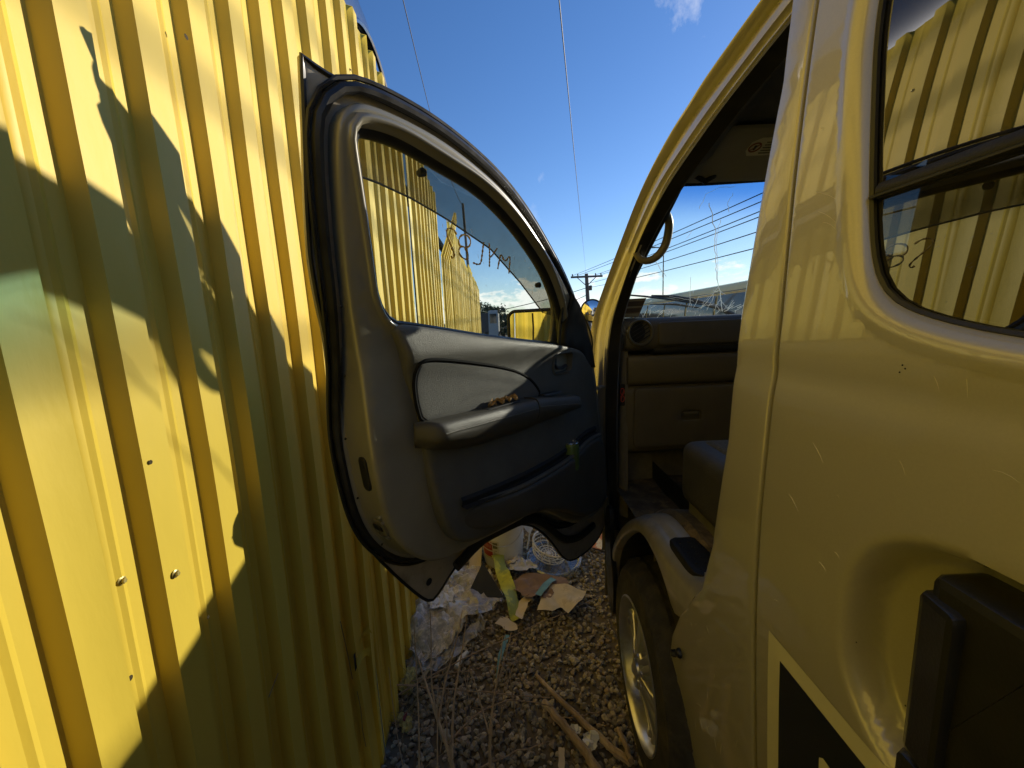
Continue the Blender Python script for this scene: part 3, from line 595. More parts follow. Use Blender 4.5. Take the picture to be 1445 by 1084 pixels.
mesh('window_glass', [VS(a, b, .017 + .0) for a, b in v2], f2, TINT, slider)
MB().tube([VS(a, b, .014) for a, b in winr], .0035, 6, closed=True).build('window_seal', RUB, slider)
# black bar across the window and its gasket
MB().grid([[VS(y, z + dz, dd) for y in np.linspace(.444, -.68, 30)] for dz, dd, z in ((-.009, .019, 1.522), (-.008, .012, 1.522), (-.004, .009, 1.522), (.003, .009, 1.522), (.008, .012, 1.522), (.009, .019, 1.522))]).build('window_bar', BLK, slider)
MB().tube([VS(y, 1.517, .0092) for y in np.linspace(.449, -.68, 20)], .002, 6).build('bar_gasket', RUB, slider)
# handle
def rbox(mb, y0, y1, z0, z1, x0, x1, r=.006, tilt=0, tz=0):
    o = resample(rrect(y0, z0, y1, z1, r), .006); c = (y0 + y1) / 2; cz = (z0 + z1) / 2
    rows = []
    for ins, x in ((r * 1.2, x0), (r * .35, x0 + r * .25), (0, x0 + r), (0, x1)):
        rows.append([(x + tilt * (a - c) + tz * (b - cz), a, b) for a, b in offset(orient(o), ins)])
    mb.grid(rows, closed=True); cap = rows[0]; n = len(mb.v); mb.v += cap; mb.f.append(tuple(range(n, n + len(cap))))
    return mb
mb = MB(); rbox(mb, .222, .318, .985, 1.170, .356, .40, .008, .05, .02); mb.build('door_handle', HANDLEM, slider, autos=40)
mb = MB(); rbox(mb, .285, .3235, .985, 1.150, .352, .40, .006, .25); mb.build('handle_lever', HANDLEM, slider, autos=40)
mb = MB(); rbox(mb, .215, .328, .905, .980, .353, .40, .008, .05); mb.build('handle_base', HANDLEM, slider, autos=40)
mb = MB(); mb.lathe([(0, 0), (.008, 0), (.010, .002), (.010, .01)], rot_axis((.3495, .255, .935), (1, 0, 0)), 20); mb.build('key_lock', METAL, slider)
# decal: outlined block letter, cream border, black body, cream inner border
CREAM = pm('cream_vinyl', (.72, .68, .52), .45, var=.04, vscale=20); BLKV = pm('black_vinyl', (.012, .014, .010), .35, coat=.2)
def decal(nm, y1, z1, y0, z0, d, m, hole=None):
    o = [(y0, z0), (y1, z0), (y1, z1), (y0, z1)]
    panel(nm, o, [hole] if hole else [], .012, lambda a, b, dd: (FSL(a, b, 0)[0] - .0004 - d, a, b), [(0, 0), (0, 0)], m, slider, estep=.012)
decal('letter_outline', .5195, .940, .06, .50, .0006, CREAM)
decal('letter_body', .493, .914, .085, .53, .0014, BLKV)
decal('letter_inner_outline', .417, .856, .13, .60, .0022, CREAM)
decal('letter_counter', .392, .832, .155, .625, .0030, pm('van_coloured_vinyl', (.46, .42, .31), .4, metal=.3))
# fixed body side: centre pillar and rocker behind the wheel arch
BF = [(.64, 1.97), (.618, 1.80), (.614, 1.716), (.629, 1.6), (.644, 1.469), (.652, 1.403), (.656, 1.299), (.654, 1.19), (.67, 1.08), (.688, .973), (.729, .856), (.78, .79), (.845, .70), (.90, .60), (.922, .53), (.905, .46), (.88, .39), (.865, .30), (.86, .24)]
BS = [(y + .0075, z) for y, z in SEAMY]; BS[-1] = (.555, .24)
bp = panel('body_side', BF + BS[::-1], [], .02, lambda a, b, d: (VS(a, b, d)[0] + (crease(a, b) if d < .01 else 0), a, b), [(.0045, 0), (.002, .0006), (.0006, .002), (0, .005), (0, .05)], PAINT, van, autos=50, estep=.012)
MB().grid([[VS(y + .0045, z, d) for y, z in SEAMY] for d in (.012, .0121)] ).build('door_gap_seal', RUB, van)
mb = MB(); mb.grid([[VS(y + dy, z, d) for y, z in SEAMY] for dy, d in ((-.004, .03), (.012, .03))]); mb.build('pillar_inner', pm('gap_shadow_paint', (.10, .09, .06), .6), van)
# rear quarter, roof, right side, back, nose
MB().grid([[VS(y, z) for y in np.linspace(-.808, -2.7, 20)] for z in np.linspace(.28, 1.38, 24)]).build('rear_quarter_panel', PAINT, van)
MB().grid([[VS(y, z) for y in np.linspace(-.808, -2.7, 6)] for z in np.linspace(1.38, 1.83, 10)]).build('rear_side_glass', TINT, van)
MB().grid([[VS(y, z) for y in np.linspace(.62, -2.7, 30)] for z in np.linspace(1.83 if False else 1.962, 2.035, 6)]).build('roof_rail', PAINT, van)
MB().grid([[VS(y, z) for y in np.linspace(-.808, -2.7, 12)] for z in np.linspace(1.83, 1.97, 6)]).build('rear_cant_rail', PAINT, van)
XC = [.60, .75, .95, 1.21, 1.47, 1.67, 1.82]; ZC = [2.035, 2.055, 2.068, 2.075, 2.068, 2.055, 2.035]
MB().grid([[(x, y, z) for x, z in zip(XC, ZC)] for y in np.linspace(-2.7, .60, 10)]).build('roof', PAINT, van)
P0 = [(.55, 1.90), (.70, 1.893), (.85, 1.88), (.98, 1.862), (1.089, 1.834), (1.238, 1.777), (1.43, 1.655), (1.652, 1.515), (1.84, 1.39), (1.88, 1.2), (1.88, .9), (1.88, .52), (1.86, .36)]
P1 = [(.55, 1.882), (.70, 1.876), (.826, 1.862), (.966, 1.845), (1.068, 1.819), (1.234, 1.770), (1.433, 1.648), (1.662, 1.506), (1.818, 1.378), (1.834, 1.18), (1.84, .9), (1.84, .55), (1.82, .39)]
P2 = [(.55, 1.860), (.701, 1.848), (.774, 1.838), (.891, 1.820), (.998, 1.797), (1.177, 1.752), (1.373, 1.636), (1.57, 1.503), (1.730, 1.376), (1.717, 1.19), (1.70, .945), (1.722, .60), (1.717, .447)]
P3 = [(.58, 1.842), (.685, 1.828), (.749, 1.820), (.856, 1.803), (.962, 1.780), (1.129, 1.738), (1.314, 1.627), (1.467, 1.500), (1.622, 1.375), (1.629, 1.2), (1.63, .96), (1.65, .62), (1.634, .49)]
P4 = [(.60, 1.822), (.70, 1.812), (.76, 1.804), (.85, 1.790), (.949, 1.765), (1.11, 1.725), (1.33, 1.622), (1.465, 1.498), (1.566, 1.372), (1.571, 1.2), (1.58, .97), (1.63, .62), (1.64, .475)]
def railp(P, dx, n=60, lim=None): return [(prof(min(z, 1.93)) + nose(y) + dx, y, z) for y, z in resample(chaikin(P, 3, closed=False), closed=False, n=n)]
r0, r1, r2, r3, r4 = railp(P0, .0), railp(P1, .02), railp(P2, .02), railp(P3, .035), railp(P4, .06)
def mixr(a, b, t, dx=0, dn=(0, 0)): return [(p[0] * (1 - t) + q[0] * t + dx, p[1] * (1 - t) + q[1] * t + dn[0], p[2] * (1 - t) + q[2] * t + dn[1]) for p, q in zip(a, b)]
frame = MB(); frame.grid([mixr(r0, r1, -.10, .022), mixr(r0, r1, -.03, .006), r0, mixr(r0, r1, .22, -.002), mixr(r0, r1, .38, .016), mixr(r0, r1, .65, .024), mixr(r0, r1, .92, .012), mixr(r1, r1, 0, .001), mixr(r1, r2, .5, -.003), mixr(r2, r2, 0, -.001),
    mixr(r2, r3, .12, .008), mixr(r2, r3, .32, .009), mixr(r2, r3, .48, -.001), mixr(r2, r3, .62, -.003), mixr(r2, r3, .78, .003), mixr(r3, r3, 0, -.002), mixr(r3, r3, 0, .004)])
frame.build('front_pillar', PAINT, van, autos=60)
MB().grid([mixr(r3, r3, 0, .003), mixr(r3, r4, .15, -.014), mixr(r3, r4, .45, -.020), mixr(r3, r4, .75, -.008), r4]).build('door_opening_seal', RUB, van)
r5 = mixr(r4, r4, 0, .008, (.012, .002)); r6 = mixr(r4, r4, 0, .012, (.04, .024))
MB().grid([r4, mixr(r4, r5, .3, -.004), r5, r6]).build('pillar_trim', LINER, van)
# headliner
hl = MB(); hl.grid([[(x, y, z) for x, z in ((.465, 1.81), (.55, 1.885), (.8, 1.925), (1.2, 1.94), (1.62, 1.925), (1.87, 1.885), (1.955, 1.81))] for y in (-2.6, 0, .6, .85)] + [[(x, 1.17, z) for x, z in ((.50, 1.762), (.55, 1.775), (.8, 1.79), (1.2, 1.80), (1.62, 1.79), (1.87, 1.775), (1.92, 1.762))]])
hl.build('headliner', LINER, van)
# roof front between the pillar rails and windscreen header
left = [r0[i] for i in range(0, 26)]
def roofrow(p):
    x0, y0, z0 = p; k = sstep(1.25, .65, y0); half = [(x0, y0, z0)] + [(x0 + dx, y0 + .07 * (1 - k) * dx / .78, z0 + dz * k + dz2 * (1 - k)) for dx, dz, dz2 in ((.03, .010, .003), (.08, .030, .006), (.18, .070, .014), (.36, .12, .03))] 
    half += [(1.21, y0 + .08 * (1 - k), z0 + .15 * k + .05 * (1 - k))]; return half + [(XR - a, b, c) for a, b, c in half[-2::-1]]
mb = MB(); mb.grid([roofrow(p) for p in left if p[1] < 1.20]); mb.build('roof_front', PAINT, van)
# windscreen
def wsp(s, t):   # s 0..1 left to right, t 0..1 bottom to top
    xl = .44 + .055 * t; x = xl + (XR - 2 * xl) * s; bow = math.sin(math.pi * s); return (x, 1.75 + .09 * bow - (.58 + .02 * bow) * t + .02 * math.sin(math.pi * t), 1.37 + .395 * t + .03 * bow * t)
WSG = glass('windscreen_glass', (.88, .93, .89), k=1.0, dirt=.05, dscale=22, dcol=(.7, .7, .65), grad=(1.355, 1.44, (.10, .42, .85)) if False else (.315, .40, (.20, .45, .73)))
ws = mesh('windscreen', [wsp(s, t) for t in np.linspace(0, 1.02, 14) for s in np.linspace(0, 1, 24)], [(i * 24 + k, i * 24 + k + 1, (i + 1) * 24 + k + 1, (i + 1) * 24 + k) for i in range(13) for k in range(23)], WSG, van, origin=(1.2, 1.8, 1.37))
fr = [wsp(s, 0) for s in np.linspace(0, 1, 20)] + [wsp(1, t) for t in np.linspace(.1, 1, 10)] + [wsp(s, 1.0) for s in np.linspace(.98, 0, 20)] + [wsp(0, t) for t in np.linspace(.9, .1, 9)]
MB().tube(fr, .012, 8, closed=True, flat=.6).build('windscreen_seal', RUB, van)
fl = [wsp(0, t) for t in np.linspace(-.02, 1.05, 20)]; rr_ = [min(r0, key=lambda p: abs(p[1] - q[1] - .03) + (0 if p[2] > 1.30 else 9)) for q in fl]
MB().grid([[(p[0] - .004, p[1] + .012, p[2] + .01) for p in fl], [(p[0] * .5 + q[0] * .5, p[1] * .5 + q[1] * .5 + .012, p[2] * .5 + q[2] * .5 + .012) for p, q in zip(fl, rr_)], [(q[0] + .010, q[1] + .001, q[2] - .002) for q in rr_]]).build('pillar_front_face', PAINT, van)
# cracks in the windscreen: fine white fracture lines lying in the pane
CRK = translucent('glass_fracture', (.95, .98, .98), .75)
# measured on a flat pane: x, height fraction
def wsx(x, t):
    xl = .44 + .055 * t; s = (x - xl) / (XR - 2 * xl); return wsp(s, t)
def crackpath(pts):
    out = []
    for (a, b) in zip(pts[:-1], pts[1:]):
        n = 4
        for k in range(n):
            u = k / n; out.append((a[0] + (b[0] - a[0]) * u + random.gauss(0, .0015), a[1] + (b[1] - a[1]) * u + random.gauss(0, .002)))
    out.append(pts[-1]); return [tuple(Vector(wsx(*q)) + Vector((0, -.003, -.002))) for q in out]
i = 0
while 'crack%d' % i in D:
    MB().tube(crackpath(D['crack%d' % i]), .0007 if i not in (2, 0) else .0012, 4).build('crack', CRK, van, smooth=False); i += 1
random.seed(11)
mb = MB()
for _ in range(28):   # crushed glass along the lower edge
    x = random.uniform(.56, 1.15); t = random.uniform(.02, .14) if random.random() < .8 else random.uniform(.1, .3)
    a = random.uniform(-1.2, 1.2); l = random.uniform(.01, .05); mb.tube(crackpath([(x, t), (x + l * math.sin(a), min(.4, t + l * 2.2 * abs(math.cos(a))))]), random.uniform(.0003, .0008), 4)
mb.build('crushed_glass', CRK, van, smooth=False, kind='stuff')
# dashboard: profile in y,z pulled across the cab
def prism(name, prof_, x0, x1, mat, parent, r=.01, bev=.006, **kw):
    o = resample(chaikin(prof_, 2), .012); o = orient(o, True)
    rows = [[(x0, a, b) for a, b in offset(o, bev)]] + [[(x, a, b) for a, b in o] for x in np.linspace(x0 + bev, x1 - bev, 12)] + [[(x1, a, b) for a, b in offset(o, bev)]]
    mb = MB(); mb.grid(rows, closed=True)
    for rw in (rows[0], rows[-1]): n = len(mb.v); mb.v += rw; mb.f.append(tuple(range(n, n + len(rw))))
    return mb.build(name, mat, parent, weld=1e-5, autos=45, **kw)
dash = empty('dashboard', (1.2, 1.6, 1.1), van)
prism('dash_top', [(1.92, 1.30), (1.92, 1.365), (1.80, 1.372), (1.66, 1.398), (1.61, 1.402), (1.58, 1.388), (1.572, 1.35), (1.574, 1.285), (1.60, 1.27), (1.70, 1.262)], .458, XR - .458, DASH, dash)
prism('dash_tray_slot', [(1.60, 1.285), (1.575, 1.283), (1.577, 1.262), (1.60, 1.25), (1.66, 1.25), (1.66, 1.285)], .57, XR - .47, pm('slot_black', (.012, .011, .01), .7), dash)
prism('dash_lower_band', [(1.72, 1.255), (1.60, 1.252), (1.583, 1.248), (1.580, 1.225), (1.588, 1.15), (1.60, 1.13), (1.70, 1.10)], .47, XR - .47, DASHT, dash)
prism('dash_lower_shell', [(1.75, 1.13), (1.607, 1.135), (1.600, 1.05), (1.612, .87), (1.63, .83), (1.75, .82)], .468, XR - .47, DASHT, dash)
def facexz(name, loop, y, th, mat, parent, step=.03, tilt=0.0, bev=.005, hole=None, zc=1.0):
    return panel(name, loop, [hole] if hole else [], step, lambda a, b, d: (a, y + d + tilt * (b - zc), b), [(bev, 0), (bev * .4, bev * .2), (0, bev), (0, th)], mat, parent, estep=.012)
facexz('glove_box', rrect(.497, .865, .935, 1.118, .018), 1.592, .02, DASHT, dash, tilt=-.06, hole=rrect(.692, .975, .772, 1.018, .006))
facexz('glove_box_latch', rrect(.696, .979, .768, 1.014, .005), 1.600, .01, pm('latch_dark', (.10, .088, .058), .45), dash, tilt=-.06)
facexz('latch_pull', rrect(.700, .996, .764, 1.012, .004), 1.594, .01, DASHT, dash, tilt=-.06)
facexz('airbag_cover', rrect(.585, 1.292, 1.1, 1.382, .012), 1.5655, .01, DASH, dash, bev=.004)
# round air vent
M = rot_axis((.513, 1.566, 1.345), (.12, -1, .05))
mb = MB(); mb.lathe([(.052, -.012), (.0535, 0), (.050, .004), (.045, .003), (.0425, -.002), (.042, -.02)], M, 40); mb.build('vent_ring', pm('vent_ring_satin', (.20, .175, .115), .3, metal=.5), dash)
mb = MB(); mb.lathe([(0, -.006), (.02, -.004), (.041, -.012)], M, 40); mb.build('vent_disc', BLK, dash)
for k in range(-2, 3):
    h = math.sqrt(max(0, .040 ** 2 - (k * .014) ** 2)); mb = MB(); mb.box((-h, k * .014 - .002, -.004), (h, k * .014 + .002, .0), M @ Matrix.Rotation(.5, 4, 'Z')); mb.build('vent_blade', BLK, dash, smooth=False)
for k in range(4): MB().box((.470, 1.563, 1.318 + k * .013), (.481, 1.568, 1.325 + k * .013)).build('demist_slot', pm('slot_black', (.012, .011, .01), .7), dash, smooth=False)
# side kick panel with the orange-red printed tag
MB().grid([[(x, y, z) for z in np.linspace(.55, 1.34, 12)] for x, y in ((.448, 1.655), (.452, 1.63), (.466, 1.612), (.475, 1.606))]).build('kick_panel', LINER, van)
REDP = pm('red_print', (.55, .05, .03), .5)
mb = MB()
for zc in (1.075, 1.105): mb.tube([(.4535 + .008 * math.cos(t), 1.611, zc + .013 * math.sin(t)) for t in np.linspace(0, 2 * math.pi, 20)[:-1]], .0016, 5, closed=True)
mb.tube([(.447, 1.611, 1.066), (.460, 1.611, 1.114)], .0014, 5)
mb.build('warning_print', REDP, van)
MB().box((.443, 1.6125, 1.045), (.464, 1.615, 1.135)).build('warning_tag', BLK, van, smooth=False)
# floor, engine cover, seat
mb = MB(); mb.grid([[(x, y, .775 + .012 * noise.noise(Vector((x * 6, y * 6, 0))) - .10 * sstep(1.15, 1.3, y)) for x in np.linspace(.43, XR - .43, 60)] for y in np.linspace(-2.6, 1.76, 90)]); mb.build('floor_mat', CARPET, van)
MB().grid([[(x, 1.75, z) for x in (.44, XR - .44)] for z in (.4, 1.0, 1.37)]).build('bulkhead', LINER, van)
MB().grid([[(x, y, z) for x in (.44, .50)] for y, z in ((1.2, .775), (1.2, .45))]).build('footwell_wall', LINER, van)
seat = empty('front_seat', (.8, .9, .8), van)
def cushion(name, x0, x1, y0, y1, z0, z1, r, mat, M=None):
    bm = bmesh.new(); bmesh.ops.create_cube(bm, size=1)
    for v in bm.verts: v.co = Vector((x0 + (v.co.x + .5) * (x1 - x0), y0 + (v.co.y + .5) * (y1 - y0), z0 + (v.co.z + .5) * (z1 - z0)))
    bmesh.ops.bevel(bm, geom=bm.edges[:], offset=r, segments=5, affect='EDGES', profile=.6)
    if M: bm.transform(M)
    V = [v.co[:] for v in bm.verts]; F = [tuple(v.index for v in f.verts) for f in bm.faces]; bm.free(); return mesh(name, V, F, mat, seat, autos=60)
cushion('seat_cushion', .485, 1.0, .56, 1.13, .86, 1.045, .045, SEATM)
FAB = pm('quilted_seat_fabric', (.10, .092, .07), .9, bump=.8, bscale=180, var=.3, vscale=150)
cushion('seat_insert', .535, .95, .60, 1.09, .98, 1.052, .02, FAB)
cushion('seat_base', .50, .98, .58, 1.10, .76, .90, .02, LINER)
cushion('seat_backrest', .50, .98, .46, .60, .98, 1.60, .045, SEATM, Matrix.Translation((0, .5, 1)) @ Matrix.Rotation(R(8), 4, 'X') @ Matrix.Translation((0, -.5, -1)))
cushion('seat_headrest', .62, .86, .40, .50, 1.62, 1.80, .04, SEATM)
MB().tube([(.455, .60, 1.74), (.452, .57, 1.5), (.46, .52, 1.2), (.47, .5, .9)], .022, 8, flat=.12).build('seat_belt', pm('belt_webbing', (.02, .02, .02), .7), van)
# dark liner walls inside
MB().grid([[(.455, y, z) for y in (.66, .50)] for z in (.8, 1.86)]).build('pillar_lining', LINER, van)
MB().grid([[(.47, y, z) for y in (.5, -2.6)] for z in (.8, 1.34)]).build('side_lining', LINER, van)
MB().grid([[(x, -2.6, z) for x in (.45, XR - .45)] for z in (.3, 2.0)]).build('back_lining', LINER, van)
MB().grid([[(x, -2.7, z) for x in np.linspace(.46, XR - .46, 4)] for z in np.linspace(.3, 2.03, 4)]).build('tailgate', PAINT, van)
# right side with window openings
wr1 = chaikin([(.72, 1.38), (1.62, 1.38), (1.25, 1.66), (1.05, 1.77), (.72, 1.79)], 1)
wr2 = rrect(-.70, 1.38, .48, 1.82, .06)
RP = [(1.88, .30), (1.90, 1.2), (1.84, 1.39), (1.65, 1.515), (1.43, 1.655), (1.238, 1.775), (1.09, 1.836), (1.0, 1.862), (.7, 1.893), (.5, 2.03), (-2.7, 2.03), (-2.7, .30)]
panel('right_body_side', RP, [wr1, wr2], .12, VR, [(.0, 0), (0, .03)], PAINT, van, estep=.06)
for nm, w in (('right_front_glass', wr1), ('right_side_glass', wr2)):
    v2, f2 = tri2d(np.array(resample(orient(w), .05)), [], .15); mesh(nm, [VR(a, b, .012) for a, b in v2], f2, glass('clear_side_glass', (.8, .86, .84), k=1., dirt=.03) if 'front' in nm else TINT, van)
# nose
nz = np.linspace(.30, 1.37, 12)
def nrow(z):
    pts = [VS(y, z, .01) for y in np.linspace(1.90, 2.12, 6)]; L_ = [(XR - p[0], p[1], p[2]) for p in pts][::-1]
    x0 = pts[-1][0]; bul = .13 if z < 1.0 else .13 - .20 * (z - 1.0)
    mid = [(x0 + (XR - 2 * x0) * t, 2.12 + bul * math.sin(math.pi * t) ** .5 - 0, z) for t in (.04, .12, .3, .5, .7, .88, .96)]
    return pts + mid + L_
MB().grid([nrow(z) for z in nz]).build('nose_panel', PAINT, van)
topn = nrow(1.37); MB().grid([topn, [(p[0], min(p[1], 1.86), 1.378) for p in topn]]).build('cowl', BLK, van)
MB().grid([[(x, y, .32) for x in (.42, XR - .42)] for y in (-2.7, .80)] ).build('underbody', LINER, van)
MB().grid([[(x, 1.86, z) for x in (.42, XR - .42)] for z in (.25, 1.3)]).build('front_bulkhead', LINER, van)
# fender lip, shelf and arch
SO = [(1.62, .22), (1.60, .34), (1.55, .45), (1.47, .545), (1.33, .68), (1.19, .775), (1.09, .812), (1.00, .815), (.92, .808), (.84, .808), (.735, .85)]
AL = [(1.60, .18), (1.575, .33), (1.50, .46), (1.42, .55), (1.31, .645), (1.18, .735), (1.09, .765), (1.0, .750), (.94, .715), (.89, .665), (.84, .70)]
so = resample(chaikin(SO, 3, closed=False), closed=False, n=44); al = resample(chaikin(AL, 3, closed=False), closed=False, n=44)
def fr_row(f): return [f(a, b) for a, b in zip(so, al)]
MB().grid([fr_row(lambda a, b: (prof(b[1]) + .03, b[0], b[1] - .004)), fr_row(lambda a, b: (prof(b[1]) + .004, b[0], b[1])), fr_row(lambda a, b: (prof(b[1]) - .002, b[0] * .8 + a[0] * .2, b[1] * .8 + a[1] * .2)),
   fr_row(lambda a, b: (prof(a[1]) + .002, a[0] * .75 + b[0] * .25, a[1] * .75 + b[1] * .25)), fr_row(lambda a, b: (prof(a[1]) + .012, a[0], a[1] - .002)), fr_row(lambda a, b: (prof(a[1]) + .028, a[0] - .004, a[1] + .006)),
   fr_row(lambda a, b: (prof(a[1]) + .040, a[0] - .004, a[1] + .0065)), fr_row(lambda a, b: (prof(a[1]) + .045, a[0] - .006, a[1] + .014)), fr_row(lambda a, b: (prof(a[1]) + .085, a[0] - .008, a[1] + .016))]).build('wheel_arch_step', PAINTD, van, autos=60)
MB().grid([fr_row(lambda a, b: (prof(a[1]) + .083, a[0] - .008, a[1] + .017)), fr_row(lambda a, b: (prof(a[1]) + .10, a[0] - .008, a[1] + .03)), fr_row(lambda a, b: (prof(a[1]) + .16, a[0] - .01, a[1] + .025)), fr_row(lambda a, b: (prof(a[1]) + .30, a[0] - .01, max(a[1] + .0, .70)))]).build('step_inner_mat', CARPET, van)
MB().grid([fr_row(lambda a, b: (prof(b[1]) + .028, b[0], b[1] - .004)), fr_row(lambda a, b: (prof(b[1]) + .27, b[0], b[1] + .01))]).build('wheel_arch_liner', RUB, van)
MB().grid([[(.62, y, z) for y in (.75, 1.75)] for z in (.0, .76)]).build('wheel_well_wall', RUB, van)
pd = resample(rrect(.80, .375, .965, .452, .02), .01)
def PDF(a, b, d): return (b + .008, a, .8325 - d + .0015 * noise.noise(Vector((a * 30, b * 30, 0))))
panel('tread_pad', [(a, b + .005) for a, b in pd], [], .02, PDF, [(.006, 0), (.002, .002), (0, .006), (0, .02)], BLK, van)
mb = MB()
for a in np.arange(.825, .95, .022):
    for b in (.400, .422, .444): mb.lathe([(0, .0015), (.003, .001), (.0036, -.001)], Matrix.Translation((b + .010, a, .8325)), 8)
mb.build('tread_pad_studs', BLK, van)
MB().lathe([(0, .006), (.008, .005), (.011, 0), (.011, -.004)], rot_axis((.372, .845, .60), (-1, 0, 0)) , 16).build('trim_clip', RUB, van)
MB().lathe([(0, .009), (.007, .008), (.009, 0), (.009, -.004)], rot_axis((.374, .872, .575), (-1, .3, 0)), 6).build('trim_clip', RUB, van)
MB().lathe([(0, .003), (.005, .002), (.006, 0)], rot_axis((.53, 1.02, .84), (-1, 0, .3)), 12).build('bolt', METAL, van)
# black flap hanging ahead of the arch
panel('mud_flap', chaikin([(1.62, .62), (1.66, .50), (1.62, .20), (1.52, .12), (1.50, .30), (1.56, .45), (1.56, .60)], 1), [], .03, lambda a, b, d: (.385 + d, a, b), [(.004, 0), (0, .003), (0, .02)], RUB, van)
MB().grid([[(x, 1.72, z) for x in (.40, .62)] for z in (.1, .8)]).build('arch_front_wall', LINER, van)
# wheel
def make_wheel(cx, cy_, cz, r=.335, w=.20, steer=0):
    wh = empty('wheel', (cx, cy_, cz), van); M = Matrix.Translation((cx, cy_, cz)) @ Matrix.Rotation(R(steer), 4, 'Z') @ Matrix.Rotation(R(-90), 4, 'Y')   # local z -> -x (outwards)
    P = [(.208, 0), (.214, .004), (.232, .003), (.262, -.003), (.290, .001), (.305, -.008), (.318, -.022), (.329, -.032), (.334, -.045), (.336, -.06)]
    P = P + [(.337, -.08), (.338, -.10), (.337, -.12)] + [(q, -.2 - z) for q, z in P[::-1]]
    nA = 150; rows = []
    for k in range(nA):
        a = 2 * math.pi * k / nA; row = []
        for i, (q, z) in enumerate(P):
            g = 0
            if 6 <= i <= len(P) - 7:
                blk = (k + (i % 3)) % 5
                if blk == 0: g = .008
                if i in (9, 12, 14): g = .009
            rr = q * r / .338 - g; row.append(M @ Vector((rr * math.cos(a), rr * math.sin(a), z)))
        rows.append(row)
    rows.append(rows[0]); mb = MB(); mb.grid(rows); mb.build('tyre', TYRE, wh, autos=28)
    mb = MB(); mb.lathe([(.212, .001), (.2125, .006), (.208, .008), (.204, .004), (.200, -.008), (.196, -.02), (.190, -.05), (.19, -.14)], M, 72); mb.build('rim', RIM, wh)
    mb = MB(); mb.lathe([(0, -.075), (.15, -.075), (.19, -.07)], M, 40); mb.build('brake_drum', pm('rusty_brake', (.05, .035, .022), .7, var=.4, vscale=30), wh)
    for k in range(6):
        Mk = M @ Matrix.Rotation(2 * math.pi * k / 6 + .35, 4, 'Z'); rows = []
        for t in np.linspace(0, 1, 9):
            rad = .040 + .160 * t; hw = .022 + .022 * t ** 1.4; zz = .010 - .030 * math.sin(t * 1.4) + (.012 if t > .9 else 0) - .01
            rows.append([Mk @ Vector((rad, s * hw, zz + dz)) for s, dz in ((-1, -.03), (-1, -.008), (-.75, .0), (-.25, .0), (0, -.006), (.25, .0), (.75, .0), (1, -.008), (1, -.03))])
        mb = MB(); mb.grid(rows); mb.build('spoke', RIM, wh, autos=50)
    mb = MB(); mb.lathe([(.062, -.035), (.060, -.012), (.052, -.004), (.036, .0), (.034, -.004), (.030, -.002), (.028, .006), (.020, .009), (0, .010)], M, 36); mb.build('hub_cap', RIM, wh)
    for k in range(6):
        a = 2 * math.pi * k / 6; MB().lathe([(0, .001), (.007, .0), (.0085, -.006), (.0085, -.012)], M @ Matrix.Translation((.0465 * math.cos(a), .0465 * math.sin(a), 0)), 6).build('wheel_nut', METAL, wh)
    return wh
make_wheel(.362, 1.125, .285, steer=-2)
make_wheel(.40, -1.45, .285)
# grab handle on the pillar
gp = [(.420, 1.335, 1.612), (.432, 1.34, 1.592), (.455, 1.34, 1.582), (.488, 1.335, 1.592), (.512, 1.325, 1.625), (.518, 1.315, 1.665), (.512, 1.295, 1.70), (.492, 1.285, 1.728), (.465, 1.275, 1.745)]
gp2 = resample(chaikin(gp, 2, closed=False), closed=False, n=24)
MB().tube([tuple(p) for p in gp2], [.011 + .005 * math.sin(math.pi * i / 23) for i in range(24)], 12, flat=.8).build('grab_handle', pm('tan_grab_plastic', (.22, .185, .11), .45, var=.1), van)
# sun visor with its printed warning label
visor = empty('sun_visor', (.8, 1.15, 1.86), van)
def VF(x, s, d): return (x, 1.155 - s * .95, 1.768 + s * .29 - d)
panel('visor_board', rrect(.492, .0, 1.10, .19, .015), [], .03, VF, [(.006, .012), (.002, .010), (0, .006), (0, .0)], pm('visor_vinyl', (.30, .275, .215), .6, var=.08, vscale=10, bump=.2, bscale=300), visor, back=True)
lab = pm('visor_label_paper', (.62, .58, .45), .5)
panel('visor_label', rrect(.592, .108, .665, .168, .004), [], .03, lambda x, s, d: VF(x, s, .0135), [(0, 0), (0, 0)], lab, visor)
mb = MB(); lp = []
for rr in (.016,): mb.tube([VF(.608 + rr * .8 * math.cos(t), .138 + rr * .9 * math.sin(t), .0145) for t in np.linspace(0, 6.283, 25)[:-1]], .0016, 5, closed=True)
mb.tube([VF(.600, .128, .0145), VF(.616, .148, .0145)], .0014, 5); mb.build('prohibition_mark', pm('dull_red_print', (.22, .06, .03), .5), visor)
mb = MB(); mb.tube([VF(.608, .138 + .006 * math.cos(t), .0146) for t in (0, 1, 2, 3)], .003, 6)
for k in range(5): mb.tube([VF(.628, .118 + .009 * k, .0145), VF(.628 + random.uniform(.022, .032), .118 + .009 * k, .0145)], .0011, 4)
mb.build('label_lettering', pm('dark_print', (.05, .045, .04), .6), visor)
MB().tube([(.515, 1.125, 1.768), (.54, 1.13, 1.755), (.565, 1.125, 1.768)], .007, 8).build('visor_clip', BLK, visor)
